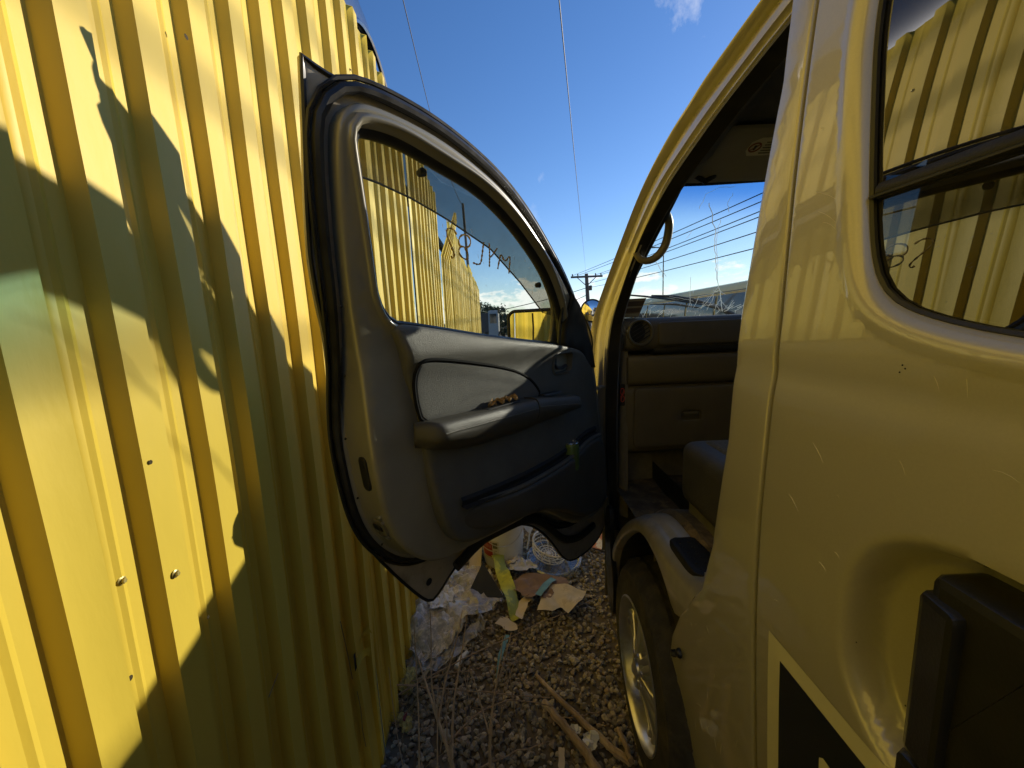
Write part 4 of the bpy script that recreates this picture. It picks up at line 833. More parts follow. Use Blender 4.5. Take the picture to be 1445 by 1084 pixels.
# sticker on the windscreen, wiper outside
def wsq(x, t, off): p = Vector(wsx(x, t)); return tuple(p + Vector((0, -.65, -.75)).normalized() * off)
STK = pm('registration_paper', (.36, .27, .18), .7, var=.25, vscale=40, stretch=(.3, 1, 3)); lft, rgt, bot, top = D['wslab'][0][0], D['wslab'][1][0] + .012, D['wslab'][2][1], D['wslab'][0][1]
mesh('registration_sticker', [wsq(x, t, .004) for t in (bot, top) for x in (lft, (lft + rgt) / 2, rgt)], [(0, 1, 4, 3), (1, 2, 5, 4)], STK, van)
INK = pm('sticker_print', (.12, .07, .04), .7); PAP = pm('sticker_pale_band', (.60, .55, .42), .7)
for k, (t0, t1, m) in enumerate([(bot + (top - bot) * a_, bot + (top - bot) * b_, m_) for a_, b_, m_ in ((.89, .93, PAP), (.61, .86, INK), (.54, .59, PAP), (.25, .50, INK), (.13, .19, PAP), (.04, .10, PAP))]):
    xs_ = np.linspace(lft + .004, rgt - .004, 9); mesh('sticker_band', [wsq(x, t, .0052) for t in (t0 + random.uniform(0, .003), t1) for x in xs_], [(i, i + 1, i + 10, i + 9) for i in range(8)], m, van, smooth=False)
wip = empty('windscreen_wiper', (.7, 1.85, 1.42), van)
def wso(x, t, o): p = Vector(wsx(x, t)); return tuple(p + Vector((0, .65, .75)).normalized() * o)
MB().tube([wso(.475, .262, .03), wso(.56, .238, .03), wso(.66, .205, .03), wso(.78, .16, .03), wso(.92, .10, .035)], [.003, .004, .004, .004, .003], 6).build('wiper_blade', RUB, wip)
MB().tube([wso(.60, .215, .045), wso(.70, .19, .05), wso(.80, .15, .05), wso(.95, .06, .05), wso(1.08, -.03, .03)], [.004, .007, .009, .011, .013], 8).build('wiper_arm', BLK, wip)
MB().tube([wso(.60, .16, .03), wso(.72, .14, .035), wso(.86, .08, .04)], [.003, .011, .006], 6, flat=.5).build('wiper_linkage', BLK, wip)
# round chrome mirror on the nose corner
mc = Vector((.475, 2.30, 1.455)); mir = empty('round_corner_mirror', mc, van)
M = rot_axis(mc, (-.18, -1, .05))
MB().lathe([(.064, -.012), (.067, 0), (.064, .006), (.060, .004)], M, 40).build('mirror_rim', BLK, mir)
MB().lathe([(.0, .012), (.02, .011), (.04, .008), (.061, .0)], M, 40).build('mirror_glass', CHROME, mir)
MB().lathe([(.065, -.002), (.055, -.035), (.02, -.055), (0, -.058)], M, 32).build('mirror_bowl', BLK, mir)
MB().tube([tuple(mc + Vector((0, .02, -.05))), tuple(mc + Vector((.03, .0, -.12))), (.56, 2.20, 1.22)], .009, 8).build('mirror_stalk', BLK, mir)

# scratches, chips and small dings on the paint
SCR = pm('scratched_paint', (.68, .63, .50), .5); random.seed(17); mb = MB()
def scr(y, z, dy, dz, r=.0005): mb.tube([FSL(y + dy * t, z + dz * t + .002 * math.sin(t * 3), 0)[:3] for t in (0, .35, .7, 1)], [r * .4, r, r, r * .3], 4)
for y, z, dy, dz in ((.47, 1.24, -.02, -.02), (.44, 1.10, -.012, -.006), (.50, 1.16, -.02, -.016), (.42, 1.125, -.008, -.004), (.51, 1.52, -.03, -.02), (.52, 1.545, -.035, -.018), (.50, 1.505, -.02, -.012), (.525, 1.62, -.006, -.004)): scr(y, z, dy, dz, .0004)
for _ in range(11): y = random.uniform(.18, .53); z = random.uniform(.9, 1.34); a = random.gauss(.6, .5); l = random.uniform(.004, .018); scr(y, z, -l * math.cos(a), -l * math.sin(a), .0002)
for _ in range(16): y = random.uniform(.60, .80); z = random.uniform(.45, .80); a = random.gauss(1.2, .5); l = random.uniform(.008, .035); scr(y, z, -l * math.cos(a), -l * math.sin(a), .0004)
mb.build('paint_scratches', SCR, van, smooth=False, kind='stuff')
for y, z in ((.375, 1.345), (.377, 1.338), (.372, 1.342), (.395, 1.03), (.355, 1.06), (.36, .985)): MB().lathe([(0, .0005), (.0007, .0004), (.0009, 0)], rot_axis(FSL(y, z, 0), (-1, 0, 0)), 8).build('paint_chip', RUB, van)
# ---------------------------------------------------------------- the open front door (a part of the van)
PHI = R(38.5); HG = Vector((.365, 1.60, 0)); DU = Vector((-math.sin(PHI), -math.cos(PHI), 0)); DN = Vector((math.cos(PHI), -math.sin(PHI), 0))
def lean(w): # smooth version of max(0, w - 1.37)
    x = w - 1.37; return .32 * (.5 * (x + math.sqrt(x * x + .0009)))
def DP(u, w, n): p = HG + DU * u + DN * (n + lean(w)); return (p.x, p.y, w)
door = empty('front_door', (HG.x, HG.y, .4), van)
def dn_skin(w): return -.10 + .07 * sstep(1.15, 1.5, w) + .03 * sstep(.8, .5, w)
OPEN = orient(resample(chaikin(D['opening'], 2), .012), True)
def ring(loop, o): return offset(orient(loop, False), o)      # grow a clockwise loop outwards
# outer skin: seen from inside as the flange all round
SK = D['skin'][:]; SK[0] = (1.163, 1.790)
skl = [SK[0]] * 2 + chaikin(SK[1:], 2, closed=False)
skl = [(a * .9999 + .00001 * i, b) for i, (a, b) in enumerate(skl[1:])]
SKIN = pm('door_flange_paint', (.16, .15, .115), .4, metal=.2, coat=.5, coat_rough=.15, var=.15, vscale=20, col2=(.07, .062, .045), c2scale=7, c2lo=.5, c2hi=.75)
panel('door_skin', skl, [OPEN], .03, lambda u, w, d: DP(u, w, dn_skin(w) - d), [(.006, 0), (.002, .001), (0, .004), (0, .012), (.004, .014)], PAINTD, door, back=True, estep=.015, autos=50)
# rubber lip along the outer edge
oe = offset(orient(resample(skl, .02)), .002)
MB().tube([DP(u, w, dn_skin(w) - .001) for u, w in oe], .0042, 6, closed=True).build('edge_rubber', RUB, door)
# painted inner shell
JB = chaikin(D['jamb'], 2)
def thk(w): return .085 - .06 * sstep(1.2, 1.5, w)
def SHF(u, w, d):
    n = -.002 - d
    return DP(u, w, max(n, dn_skin(w) - .002))
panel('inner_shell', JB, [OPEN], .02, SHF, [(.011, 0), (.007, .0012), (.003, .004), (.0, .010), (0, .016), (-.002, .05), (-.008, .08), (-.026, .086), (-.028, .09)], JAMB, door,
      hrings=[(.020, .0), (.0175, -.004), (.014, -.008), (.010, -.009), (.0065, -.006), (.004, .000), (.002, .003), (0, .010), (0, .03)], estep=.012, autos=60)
# black weather seal running round the shell, and a second fine bead
sl_ = offset(orient(resample(JB, .02)), -.022)
MB().tube([DP(u, w, dn_skin(w) + .009) for u, w in sl_], .0085, 8, closed=True, flat=1.1).build('weather_seal', RUB, door)
sl2 = offset(orient(resample(JB, .02)), -.036)
MB().tube([DP(u, w, dn_skin(w) + .004) for u, w in sl2], .004, 6, closed=True).build('seal_bead', RUB, door)
sc = offset(orient(resample(JB, .14)), -.013)
for u, w in sc:
    if w < 1.5: MB().lathe([(0, .003), (.002, .002), (.003, 0)], rot_axis(DP(u, w, dn_skin(w) + .024), DN), 8).build('seal_clip', BLK, door)
# window seal, glass
MB().grid([[DP(u, w, n) for u, w in ring(OPEN, o)] for o, n in ((-.007, -.030), (-.009, -.018), (-.004, -.010), (.001, -.009), (.003, -.013), (.003, -.022))], closed=True).build('window_seal', RUB, door)
v2, f2 = tri2d(np.array(offset(OPEN, -.004)), [], .05)
DG = glass('door_glass', (.80, .86, .82), k=1.0, dirt=.10, dscale=26, dcol=(.55, .55, .5))
mesh('door_window', [DP(u, w, -.022) for u, w in v2], f2, DG, door)
# smoked rain visor outside the glass
VL = D['visor_low']; top = [q for q in D['opening'][:9]]
lo = resample(VL, closed=False, n=30)
tp = resample([(a + (.004 if i == 0 else 0), b + .009) for i, (a, b) in enumerate(D['opening'][:10])], closed=False, n=30)
SMOKE = glass('smoked_acrylic', (.42, .40, .34), k=1.3, base=.02, dirt=.28, dscale=34, rough=.05, dcol=(.42, .40, .36))
mb = MB(); mb.grid([[DP(a * (1 - t) + c * t, b * (1 - t) + d * t, -.040 - .028 * math.sin(t * 1.5)) for (a, b), (c, d) in zip(tp, lo)] for t in np.linspace(0, 1, 8)]); mb.build('rain_visor', SMOKE, door)
MB().tube([DP(a, b, -.0675) for a, b in lo], .0022, 6).build('visor_edge', pm('visor_edge_acrylic', (.10, .09, .07), .3), door)
for k in (6, 24):
    a, b = tp[k]; c, d = lo[k]; u, w = a * .72 + c * .28, b * .72 + d * .28
    M = rot_axis(DP(u, w, -.05), DN); MB().lathe([(0, .004), (.008, .003), (.009, 0), (.007, -.012)], M, 14).build('visor_clip', RUB, door)
MB().tube([DP(.44, 1.545, -.03), DP(.43, 1.528, -.03), DP(.405, 1.52, -.03), DP(.39, 1.495, -.03), DP(.37, 1.485, -.03)], [.004, .007, .005, .007, .004], 6).build('visor_bracket', RUB, door)
# writing in yellow marker on the outside of the glass (reads MYL82 from outside)
MARK = translucent('yellow_marker', (.62, .46, .16), .5)
for i in range(6):
    g = resample(chaikin(D['glyph%d' % i], 2, closed=False), closed=False, n=28)
    MB().tube([DP(u, w, -.0235) for u, w in g], [.0019 + .0007 * math.sin(k * 1.7 + i) for k in range(28)], 6, flat=1).build('marker_stroke', MARK, door, smooth=False)
# scratches and dust streaks on the pane
random.seed(5); mb = MB()
for _ in range(60):
    u = random.uniform(.42, .95); w = random.uniform(1.42, 1.62); a = random.gauss(.9, .35); l = random.uniform(.002, .012)
    mb.tube([DP(u, w, -.0205), DP(u - l * math.cos(a), w - l * math.sin(a), -.0205)], .00035, 4)
mb.build('dust_streaks', pm('pale_dust', (.6, .6, .55), .9), door, smooth=False, kind='stuff')
# trim panel
IH = rrect(.268, 1.232, .378, 1.292, .014)
TR = chaikin(D['trim'], 2)
def shoulder(u, w):
    return .020 * math.exp(-((w - (1.330 + .03 * (u - .3))) / .040) ** 2) * sstep(.10, .2, u)
def TF(u, w, d):
    n = .012 - d + (shoulder(u, w) if d < .012 else 0) + (.018 * sstep(1.12, .95, w) * sstep(.62, .72, w) * sstep(.05, .18, u) if d < .012 else 0)
    return DP(u, w, n)
panel('trim_panel', TR, [IH], .018, TF, [(.014, 0), (.008, .0015), (.003, .005), (0, .010), (0, .024)], TRIM, door, hrings=[(.009, -.001), (.006, -.004), (.002, -.004), (0, .002), (-.003, .035)], estep=.012, autos=60)
panel('handle_pocket', rrect(.262, 1.226, .384, 1.298, .014), [], .03, lambda u, w, d: DP(u, w, -.012 - d), [(0, 0), (0, .002)], BLK, door)
mb = MB(); mb.tube([DP(.372, 1.272, .004), DP(.36, 1.250, .012), DP(.33, 1.246, .015), DP(.30, 1.252, .012), DP(.285, 1.250, .006)], [.008, .009, .007, .006, .003], 8, flat=.7); mb.build('inner_handle', BLK, door)
mb = MB(); rr0 = rrect(.353, 1.262, .370, 1.286, .004); mb.grid([[DP(u, w, n) for u, w in rr0] for n in (-.01, .008)], closed=True); n = len(mb.v); mb.v += [DP(u, w, .008) for u, w in rr0]; mb.f.append(tuple(range(n, n + len(rr0)))); mb.build('lock_button', BLK, door)
# fabric insert with its groove
IN = chaikin([(.945, 1.318), (.925, 1.331), (.80, 1.312), (.627, 1.276), (.54, 1.243), (.490, 1.205), (.470, 1.172), (.56, 1.165), (.75, 1.170), (.93, 1.178), (.948, 1.25)], 2)
INS = pm('door_insert_fabric', (.12, .118, .10), .75, var=.08, vscale=20, bump=.9, bscale=900)
MB().tube([DP(u, w, .0185 + shoulder(u, w)) for u, w in offset(orient(resample(IN, .012)), -.003)], .0042, 6, closed=True).build('insert_groove', pm('groove_black', (.012, .012, .011), .9, spec=.1), door)
panel('fabric_insert', IN, [], .02, lambda u, w, d: DP(u, w, .0225 + shoulder(u, w) - d), [(.010, .0), (.004, .001), (.001, .004), (0, .008)], INS, door, estep=.012)
# armrest: rear pad and front switch block
def arm(name, u0, u1, wt0, wt1, mat, endr=(1, 1)):
    rows = []; S = np.linspace(0, 1, 26)
    for s in S:
        u = u0 + (u1 - u0) * s; wt = wt0 + (wt1 - wt0) * s
        e = min(1, (s / .10) if endr[0] else 9, ((1 - s) / .06) if endr[1] else 9); e = math.sqrt(max(0, 1 - (1 - min(1, e)) ** 2)) if e < 1 else 1
        e = .25 + .75 * e; bot = .088 * (.45 + .55 * math.sin(min(1, s * 1.5 + .15) * 1.57)) if u0 > .7 else .088 - .035 * s
        pr = [(.014, 0), (.060 * e, .002), (.072 * e, -.003), (.078 * e, -.013), (.0765 * e, -.020), (.080 * e, -.024), (.079 * e, -.040), (.066 * e, -bot * .78), (.040 * e, -bot), (.012, -bot * 1.12)]
        rows.append([DP(u, wt + b, a) for a, b in resample(chaikin(pr, 1, closed=False), closed=False, n=22)])
    mb = MB(); mb.grid(rows)
    for rw in (rows[0], rows[-1]): n = len(mb.v); mb.v += rw; mb.f.append(tuple(range(n, n + len(rw))))
    return mb.build(name, mat, door, autos=60)
arm('armrest', .955, .567, 1.196, 1.183, TRIM2, (1, 0)); arm('switch_armrest', .563, .30, 1.186, 1.150, TRIM2, (0, 1))
MB().tube([DP(.94 - .37 * s, 1.172 - .013 * s, .0795) for s in np.linspace(.05, 1, 12)], .0016, 5).build('armrest_piping', TRIM, door)
MB().tube([DP(.56 - .24 * s, 1.162 - .035 * s, .0795) for s in np.linspace(0, .95, 12)], .0016, 5).build('armrest_piping', TRIM, door)
def flat_on_arm(name, u0, u1, n0, n1, w, mat, h=.002, slope=-.137):
    o = rrect(min(u0, u1), n0, max(u0, u1), n1, .007); mb = MB()
    mb.grid([[DP(u, w + slope * (u0 - u) * (1 if slope else 0) * .3 + hh, n) for u, n in q] for q, hh in ((o, 0), (offset(orient(o), .002), h))], closed=True)
    q = offset(orient(o), .002); n = len(mb.v); mb.v += [DP(u, w + slope * (u0 - u) * .3 + h, n_) for u, n_ in q]; mb.f.append(tuple(range(n, n + len(q)))); return mb.build(name, mat, door)
flat_on_arm('window_switch', .50, .40, .030, .056, 1.1815, BLK, .004)
flat_on_arm('armrest_cup', .76, .62, .032, .058, 1.190, BLK, .002, -.03)
# lower map pocket
PK = chaikin([(.870, .952), (.862, .925), (.72, .895), (.52, .912), (.33, .962), (.19, .975), (.115, .955), (.09, .85), (.10, .715), (.19, .665), (.30, .70), (.42, .785), (.52, .832), (.66, .842), (.78, .872), (.85, .905)], 2)
PK = chaikin([(.84, .952), (.70, .938), (.52, .930), (.34, .935), (.21, .968), (.10, .962), (.075, .84), (.07, .72), (.10, .665), (.25, .68), (.36, .745), (.46, .80), (.58, .838), (.72, .850), (.83, .885), (.868, .925)], 2)
panel('map_pocket', PK, [], .02, lambda u, w, d: DP(u, w, .058 - .030 * sstep(.6, .88, u) - d), [(.016, 0), (.010, .0012), (.004, .005), (.001, .011), (0, .018), (0, .06)], TRIM2, door, estep=.012, autos=60)
lip = resample(chaikin([(.845, .955), (.70, .941), (.52, .934), (.34, .939), (.21, .971), (.12, .968)], 2, closed=False), closed=False, n=40)
MB().tube([DP(u, w, .050 - .030 * sstep(.6, .88, u)) for u, w in lip], .007, 8).build('pocket_lip', TRIM, door)
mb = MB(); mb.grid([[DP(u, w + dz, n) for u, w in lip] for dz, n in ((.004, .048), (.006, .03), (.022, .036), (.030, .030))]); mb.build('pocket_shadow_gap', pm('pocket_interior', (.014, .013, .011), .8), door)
# sail cover and black strip at the front of the window
SA = [(.300, 1.490), (.238, 1.457), (.15, 1.385), (.095, 1.30), (.070, 1.216), (.150, 1.235), (.175, 1.285), (.262, 1.309), (.300, 1.318)]
panel('mirror_sail_cover', SA, [], .03, lambda u, w, d: DP(u, w, .012 - d), [(.008, 0), (.003, .002), (0, .006), (0, .03)], BLK, door, estep=.012)
MB().grid([[DP(u, w, n) for u, w in ((.298, 1.315), (.299, 1.37), (.300, 1.43), (.318, 1.492))] for n in (.012, .012)]).build('sail_edge', BLK, door)
mb = MB(); mb.tube([DP(.318, 1.31, -.006), DP(.318, 1.40, -.006), DP(.330, 1.47, -.006)], [.010, .009, .006], 8, flat=.6); mb.build('window_channel', BLK, door)
# plug, latch, check holes in the rear face of the shell
def rear(u, w, n): return DP(u, w, n)
EDGE = resample(orient(JB), .01)
def edge_u(w):   # rear edge of the shell at height w
    k = [q for q in EDGE if q[0] > .6 and abs(q[1] - w) < .012]; return max(q[0] for q in k)
def on_rear(w, f, e=.0015):  # f 0..1 from inner face to skin
    u = edge_u(w) + .002 + e; n = -.026 + f * (dn_skin(w) + .045)
    return u, n
plug = []
for a, b in rrect(-.013, -.033, .013, .033, .012):
    w = 1.095 + b; plug.append((w, -.052 + a))
def RE(w, n, e): return DP(edge_u(round(w, 2)) + .001 + e, w, n)
def rear_patch(name, w0, w1, n0, n1, r, mat, e=.003):
    o = rrect(n0, w0, n1, w1, r); wc = (w0 + w1) / 2; uc = edge_u(wc); ua = edge_u(w0); ub = edge_u(w1)
    def P(n, w, ee): return DP(ua + (ub - ua) * (w - w0) / (w1 - w0) + .002 + ee, w, n)
    q = offset(orient(o), .002); mb = MB(); mb.grid([[P(a, b, -.004) for a, b in orient(o)], [P(a, b, e * .5) for a, b in orient(o)], [P(a, b, e) for a, b in q]], closed=True)
    n = len(mb.v); mb.v += [P(a, b, e) for a, b in q]; mb.f.append(tuple(range(n, n + len(q)))); return mb.build(name, mat, door)
rear_patch('rubber_plug', 1.06, 1.138, -.055, -.028, .013, BLK)
rear_patch('latch_plate', .948, .985, -.062, -.024, .006, METAL, .0015)
rear_patch('latch_slot', .958, .974, -.064, -.030, .005, pm('slot_black', (.012, .011, .01), .7), .0035)
for w, n in ((.995, -.03), (.94, -.056), (.94, -.033)): rear_patch('latch_screw', w - .006, w + .006, n - .006, n + .006, .0055, METAL, .003)
for nm in ('hole1', 'hole2'):
    u, w = D[nm][0]
    if nm == 'hole1': u -= .012; w -= .005
    MB().lathe([(0, .0025), (.006, .002), (.0065, .0022), (.009, .001), (.010, 0)], rot_axis(DP(u, w, dn_skin(w) + .002), DN), 20).build('flange_hole', BLK, door)
# lower wheel-arch seal following the door bottom
ar = resample(chaikin([(.80, .745), (.70, .775), (.60, .765), (.47, .745), (.38, .690), (.30, .61), (.22, .54), (.10, .50), (-.02, .50)], 2, closed=False), closed=False, n=40)
MB().tube([DP(u, w, -.055) for u, w in ar], .012, 8, flat=1.3).build('arch_seal', RUB, door)
# hinges
for w in (.62, 1.12):
    MB().tube([DP(-.02, w, -.03), DP(-.10, w, -.02), DP(-.16, w, .01)], [.014, .012, .016], 8, flat=.6).build('hinge', PAINTD, door)
    MB().tube([DP(-.155, w - .03, .01), DP(-.155, w + .03, .01)], .011, 10).build('hinge_pin', METAL, door)
# wing mirror outside the glass
def mframe():
    c = Vector(DP(.10, 1.383, -.27)); nx = Vector((-.33, -.944, .03)).normalized(); ux = Vector((0, 0, 1)).cross(nx).normalized(); uz = nx.cross(ux)
    return c, ux, uz, nx
mc, ux, uz, nx = mframe()
def MP(a, b, d): return tuple(mc + ux * a + uz * b + nx * d)
ml = orient(rrect(-.112, -.072, .118, .074, .034, 8))
mb = MB(); mb.grid([[MP(a, b, d) for a, b in offset(ml, i)] for i, d in ((.012, -.006), (.011, .0), (.006, .005), (.0, .003), (-.003, -.01), (.004, -.05), (.02, -.085), (.045, -.10))], closed=True)
q = offset(ml, .045); n = len(mb.v); mb.v += [MP(a, b, -.10) for a, b in q]; mb.f.append(tuple(range(n, n + len(q)))); mb.build('mirror_housing', BLK, door, autos=60)
v2, f2 = tri2d(np.array(offset(resample(ml, .012), .012)), [], .03)
mesh('mirror_glass', [MP(a, b, -.003 - .0) for a, b in v2], f2, pm('mirror_silver', (.82, .82, .78), .02, metal=1, var=.04, vscale=15), door)
MB().tube([MP(.0, -.058, .0), MP(.002, .0, .001), MP(.0, .058, .0)], .0028, 6, flat=1).build('mirror_divider', BLK, door)
MB().tube([MP(.09, -.03, -.04), tuple((Vector(MP(.09, -.03, -.04)) + Vector(DP(.16, 1.34, -.05))) / 2), DP(.16, 1.33, -.05)], [.03, .026, .03], 10, flat=.8).build('mirror_arm', BLK, door)

# ---------------------------------------------------------------- things lying on the door
u, w, n_ = .22, .94, .052
can = thing('drink_can', DP(.30, .90, .040), 'small silver drink can standing in the door pocket', 'can')
M = Matrix.Translation(DP(.225, .955, .044)); CANW = pm('can_aluminium', (.72, .72, .70), .25, metal=.9); CANG = pm('can_green_print', (.10, .16, .05), .35, metal=.3, var=.3, vscale=30)
M = Matrix.Translation(DP(.315, .885, .034))
MB().lathe([(.0, .0), (.024, .002), (.028, .010), (.028, .088), (.0255, .098)], M, 32).build('can_body', CANG, can)
MB().lathe([(.0255, .098), (.0265, .1005), (.0255, .102), (.0235, .098), (.010, .0965), (0, .0965)], M, 32).build('can_lid', CANW, can)
tab = MB(); tab.grid([[tuple(M @ Vector((x_ * (1 if k < 1 else .0) + .004, y_, .0985 + .0012))) for x_, y_ in ((-.010, -.005), (.008, -.006), (.010, 0), (.008, .006), (-.010, .005))] for k in (0, 1)]); tab.build('ring_pull', METAL, can)
# dry leaves on the armrest
LEAF = pm('dry_leaf', (.42, .26, .10), .8, var=.3, vscale=90)
random.seed(21)
for k in range(9):
    u = .735 - .013 * k + random.uniform(-.004, .004); c = Vector(DP(u, 1.192, .040 + random.uniform(-.010, .012))); r = random.uniform(.009, .014); mb = MB(); rows = []
    M = Matrix.Translation(c + Vector((0, 0, .003 + random.random() * .005))) @ Matrix.Rotation(random.uniform(0, 6), 4, 'Z') @ Matrix.Rotation(random.uniform(-.8, .8), 4, 'X')
    for a in np.linspace(-1, 1, 9):
        hw = .55 * math.sqrt(max(0, 1 - a * a)) + .02; rows.append([tuple(M @ Vector((a * r, b * hw * r, (abs(b) * .55 + .35 * math.sin(a * 3 + k)) * r))) for b in (-1, -.5, 0, .5, 1)])
    mb.grid(rows); o = mb.build('dry_leaf', LEAF); o['label'] = 'curled brown dry leaf, %s in the row on the door armrest' % ('leftmost', 'second from left', 'third from left', 'fourth from left', 'middle one', 'fourth from right', 'third from right', 'second from right', 'rightmost')[k]; o['category'] = 'leaf'; o['group'] = 'dry leaves on the door armrest'
# ---------------------------------------------------------------- rubbish on the ground
def G3(x, y, h=0): return (x, y, gz(x, y) + .012 + h)
def crumple(name, outline, step, amp, sc, h0, mat, seed, hump=0, parent=None, ridge=True, **kw):
    """a torn sheet lying crumpled on the stones"""
    o = orient(resample(outline, step * .9)); v, f = tri2d(o, [], step); c = o.mean(0); R_ = np.linalg.norm(o - c, axis=1).max(); out = []
    for a, b in v:
        q = Vector((a * sc, b * sc, seed)); n1 = noise.noise(q); n2 = noise.noise(q * 2.3); n3 = noise.noise(q * 5.1)
        h = (abs(n1) * 1.3 + abs(n2) * .7 + abs(n3) * .35) * amp if ridge else (n1 + .5 * n2) * amp + amp
        h += hump * max(0, 1 - (math.hypot(a - c[0], b - c[1]) / R_) ** 2)
        out.append(G3(a + .012 * n2, b + .012 * noise.noise(q * 2.3 + Vector((9, 9, 9))), h0 + h))
    ob = mesh(name, out, f, mat, parent, autos=25, **kw); return ob
def T(o, label, cat, group=None):
    o['label'] = label; o['category'] = cat
    if group: o['group'] = group
    return o
PLA = glass('clear_plastic_film', (.86, .86, .82), k=.9, base=.03, dirt=.75, dscale=18, rough=.3, dcol=(.86, .78, .62))
PLB = glass('milky_plastic_film', (.70, .70, .68), k=.8, base=.03, dirt=1.4, dscale=30, rough=.3, dcol=(.92, .84, .70))
T(crumple('plastic_bag', [(-.56, 1.70), (-.53, 1.90), (-.46, 2.00), (-.36, 1.98), (-.28, 1.86), (-.26, 1.72), (-.30, 1.58), (-.42, 1.50), (-.52, 1.56)], .013, .055, 11, .0, PLB, 2.2, hump=.07), 'crumpled milky plastic bag heaped against the foot of the yellow fence', 'plastic bag')
T(crumple('plastic_sheet', [(-.47, 1.99), (-.40, 2.14), (-.20, 2.10), (-.09, 1.84), (-.15, 1.72), (-.27, 1.66), (-.33, 1.56), (-.42, 1.70)], .016, .04, 8, .03, PLA, 7.7, hump=.05), 'clear plastic sheet spread over the board and black triangle', 'plastic sheet')
T(crumple('plastic_wrap', [(-.52, 1.52), (-.40, 1.60), (-.26, 1.66), (-.20, 1.76), (-.16, 1.72), (-.24, 1.60), (-.36, 1.46), (-.47, 1.44)], .012, .035, 14, .01, PLA, 4.1), 'thin bubble wrap strip trailing from the plastic heap over gravel', 'bubble wrap')
T(crumple('tissue_paper', [(-.46, 1.80), (-.38, 1.88), (-.33, 1.82), (-.36, 1.72), (-.44, 1.72)], .01, .03, 20, .09, pm('white_tissue', (.74, .73, .70), .8), 1.1), 'white crumpled tissue showing through the plastic bag', 'paper')
WOODP = pm('pale_raw_board', (.52, .42, .26), .8, var=.18, vscale=14, stretch=(1, .12, 1), bump=.3, bscale=60)
o = MB().box((-.034, 0, 0), (.034, .66, .014), Matrix.Translation((-.252, 1.815, GZ + .05)) @ Matrix.Rotation(R(1.5), 4, 'Z') @ Matrix.Rotation(R(3), 4, 'X')).build('wooden_board', WOODP, smooth=False)
T(o, 'narrow pale raw wooden board under the plastic sheet', 'board')
TRI = pm('black_card', (.016, .017, .014), .45, var=.2, vscale=30)
o = mesh('black_triangle', [(-.275, 1.815, GZ + .105), (-.085, 1.822, GZ + .085), (-.195, 1.93, GZ + .215), (-.275, 1.819, GZ + .103), (-.085, 1.826, GZ + .083), (-.195, 1.934, GZ + .213), (-.18, 1.85, GZ + .10)],
   [(0, 1, 2), (5, 4, 3), (0, 3, 4, 1), (1, 4, 5, 2), (2, 5, 3, 0)], TRI, smooth=False); T(o, 'flat black triangular offcut propped on the plastic sheet', 'offcut')
GRN = pm('lime_print_card', (.50, .50, .06), .6, var=.2, vscale=25, col2=(.28, .33, .07), c2scale=8, c2lo=.5, c2hi=.55)
def ribbon(name, pts, w, mat, twist=.5, th=.002):
    P = resample(chaikin(pts, 2, closed=False), closed=False, n=30); rows = []
    for i, p in enumerate(P):
        t = P[min(i + 1, 29)] - P[max(i - 1, 0)]; t = Vector(t).normalized(); s = t.cross(Vector((0, 0, 1))).normalized(); a = twist * math.sin(i * .35); s = s * math.cos(a) + Vector((0, 0, 1)) * math.sin(a)
        rows.append([tuple(Vector(p) + s * (k * w)) for k in (-.5, -.2, .2, .5)])
    mb = MB(); mb.grid(rows); return mb.build(name, mat)
T(ribbon('card_strip', [G3(-.13, 2.16, .10), G3(-.105, 2.05, .085), G3(-.075, 1.93, .075), G3(-.045, 1.83, .05), G3(-.02, 1.75, .012)], .075, GRN, .5), 'folded lime yellow and green card strip in the middle of the rubbish', 'card strip')
BRN = pm('brown_cardboard', (.25, .155, .088), .9, var=.15, vscale=20, bump=.3, bscale=60); CRM = pm('cream_paper_board', (.62, .50, .29), .8, var=.12, vscale=18, col2=(.42, .31, .16), c2scale=16, c2lo=.55, c2hi=.7)
GRY = pm('grey_white_paper', (.55, .54, .52), .8, var=.15, vscale=20); TEAL = pm('teal_tape', (.14, .27, .20), .45, var=.2, vscale=20)
T(crumple('cardboard_sheet', [(-.06, 1.99), (.02, 2.06), (.12, 2.05), (.25, 1.98), (.26, 1.94), (.17, 1.90), (.10, 1.93), (.02, 1.90)], .016, .018, 9, .03, BRN, 3.3, ridge=False), 'brown cardboard sheet lying beyond the torn cardboard pieces', 'cardboard')
for k, (cx, cy_, r, h) in enumerate(((.00, 1.93, .055, .055), (.07, 1.915, .045, .06), (.12, 1.86, .042, .05), (.045, 1.86, .04, .065))):
    pts = [(cx + r * random.uniform(.75, 1.25) * math.cos(a), cy_ + r * random.uniform(.7, 1.2) * math.sin(a)) for a in np.linspace(0, 6.28, 9)[:-1]]
    T(crumple('cardboard_piece', pts, .014, .012, 18, h, BRN, 5.5 + k, ridge=False), ('torn brown cardboard scrap leftmost beside the lime strip', 'torn brown cardboard scrap in the centre of the cardboard pile', 'torn brown cardboard scrap at the front touching the cream board', 'small torn brown cardboard scrap on top of the pile')[k], 'cardboard', 'torn cardboard scraps')
T(crumple('cream_board', [(.075, 1.755), (.10, 1.84), (.16, 1.93), (.24, 1.92), (.34, 1.885), (.30, 1.80), (.22, 1.725), (.20, 1.77), (.15, 1.74)], .016, .022, 6, .03, CRM, 8.2, ridge=False), 'curled cream coloured board with torn front edge on the gravel', 'board')
T(ribbon('tape_strip', [G3(.085, 1.83, .075), G3(.11, 1.87, .078), G3(.15, 1.93, .075), G3(.18, 1.965, .065)], .035, TEAL, .1), 'teal tape strip across the left edge of the cream board', 'tape')
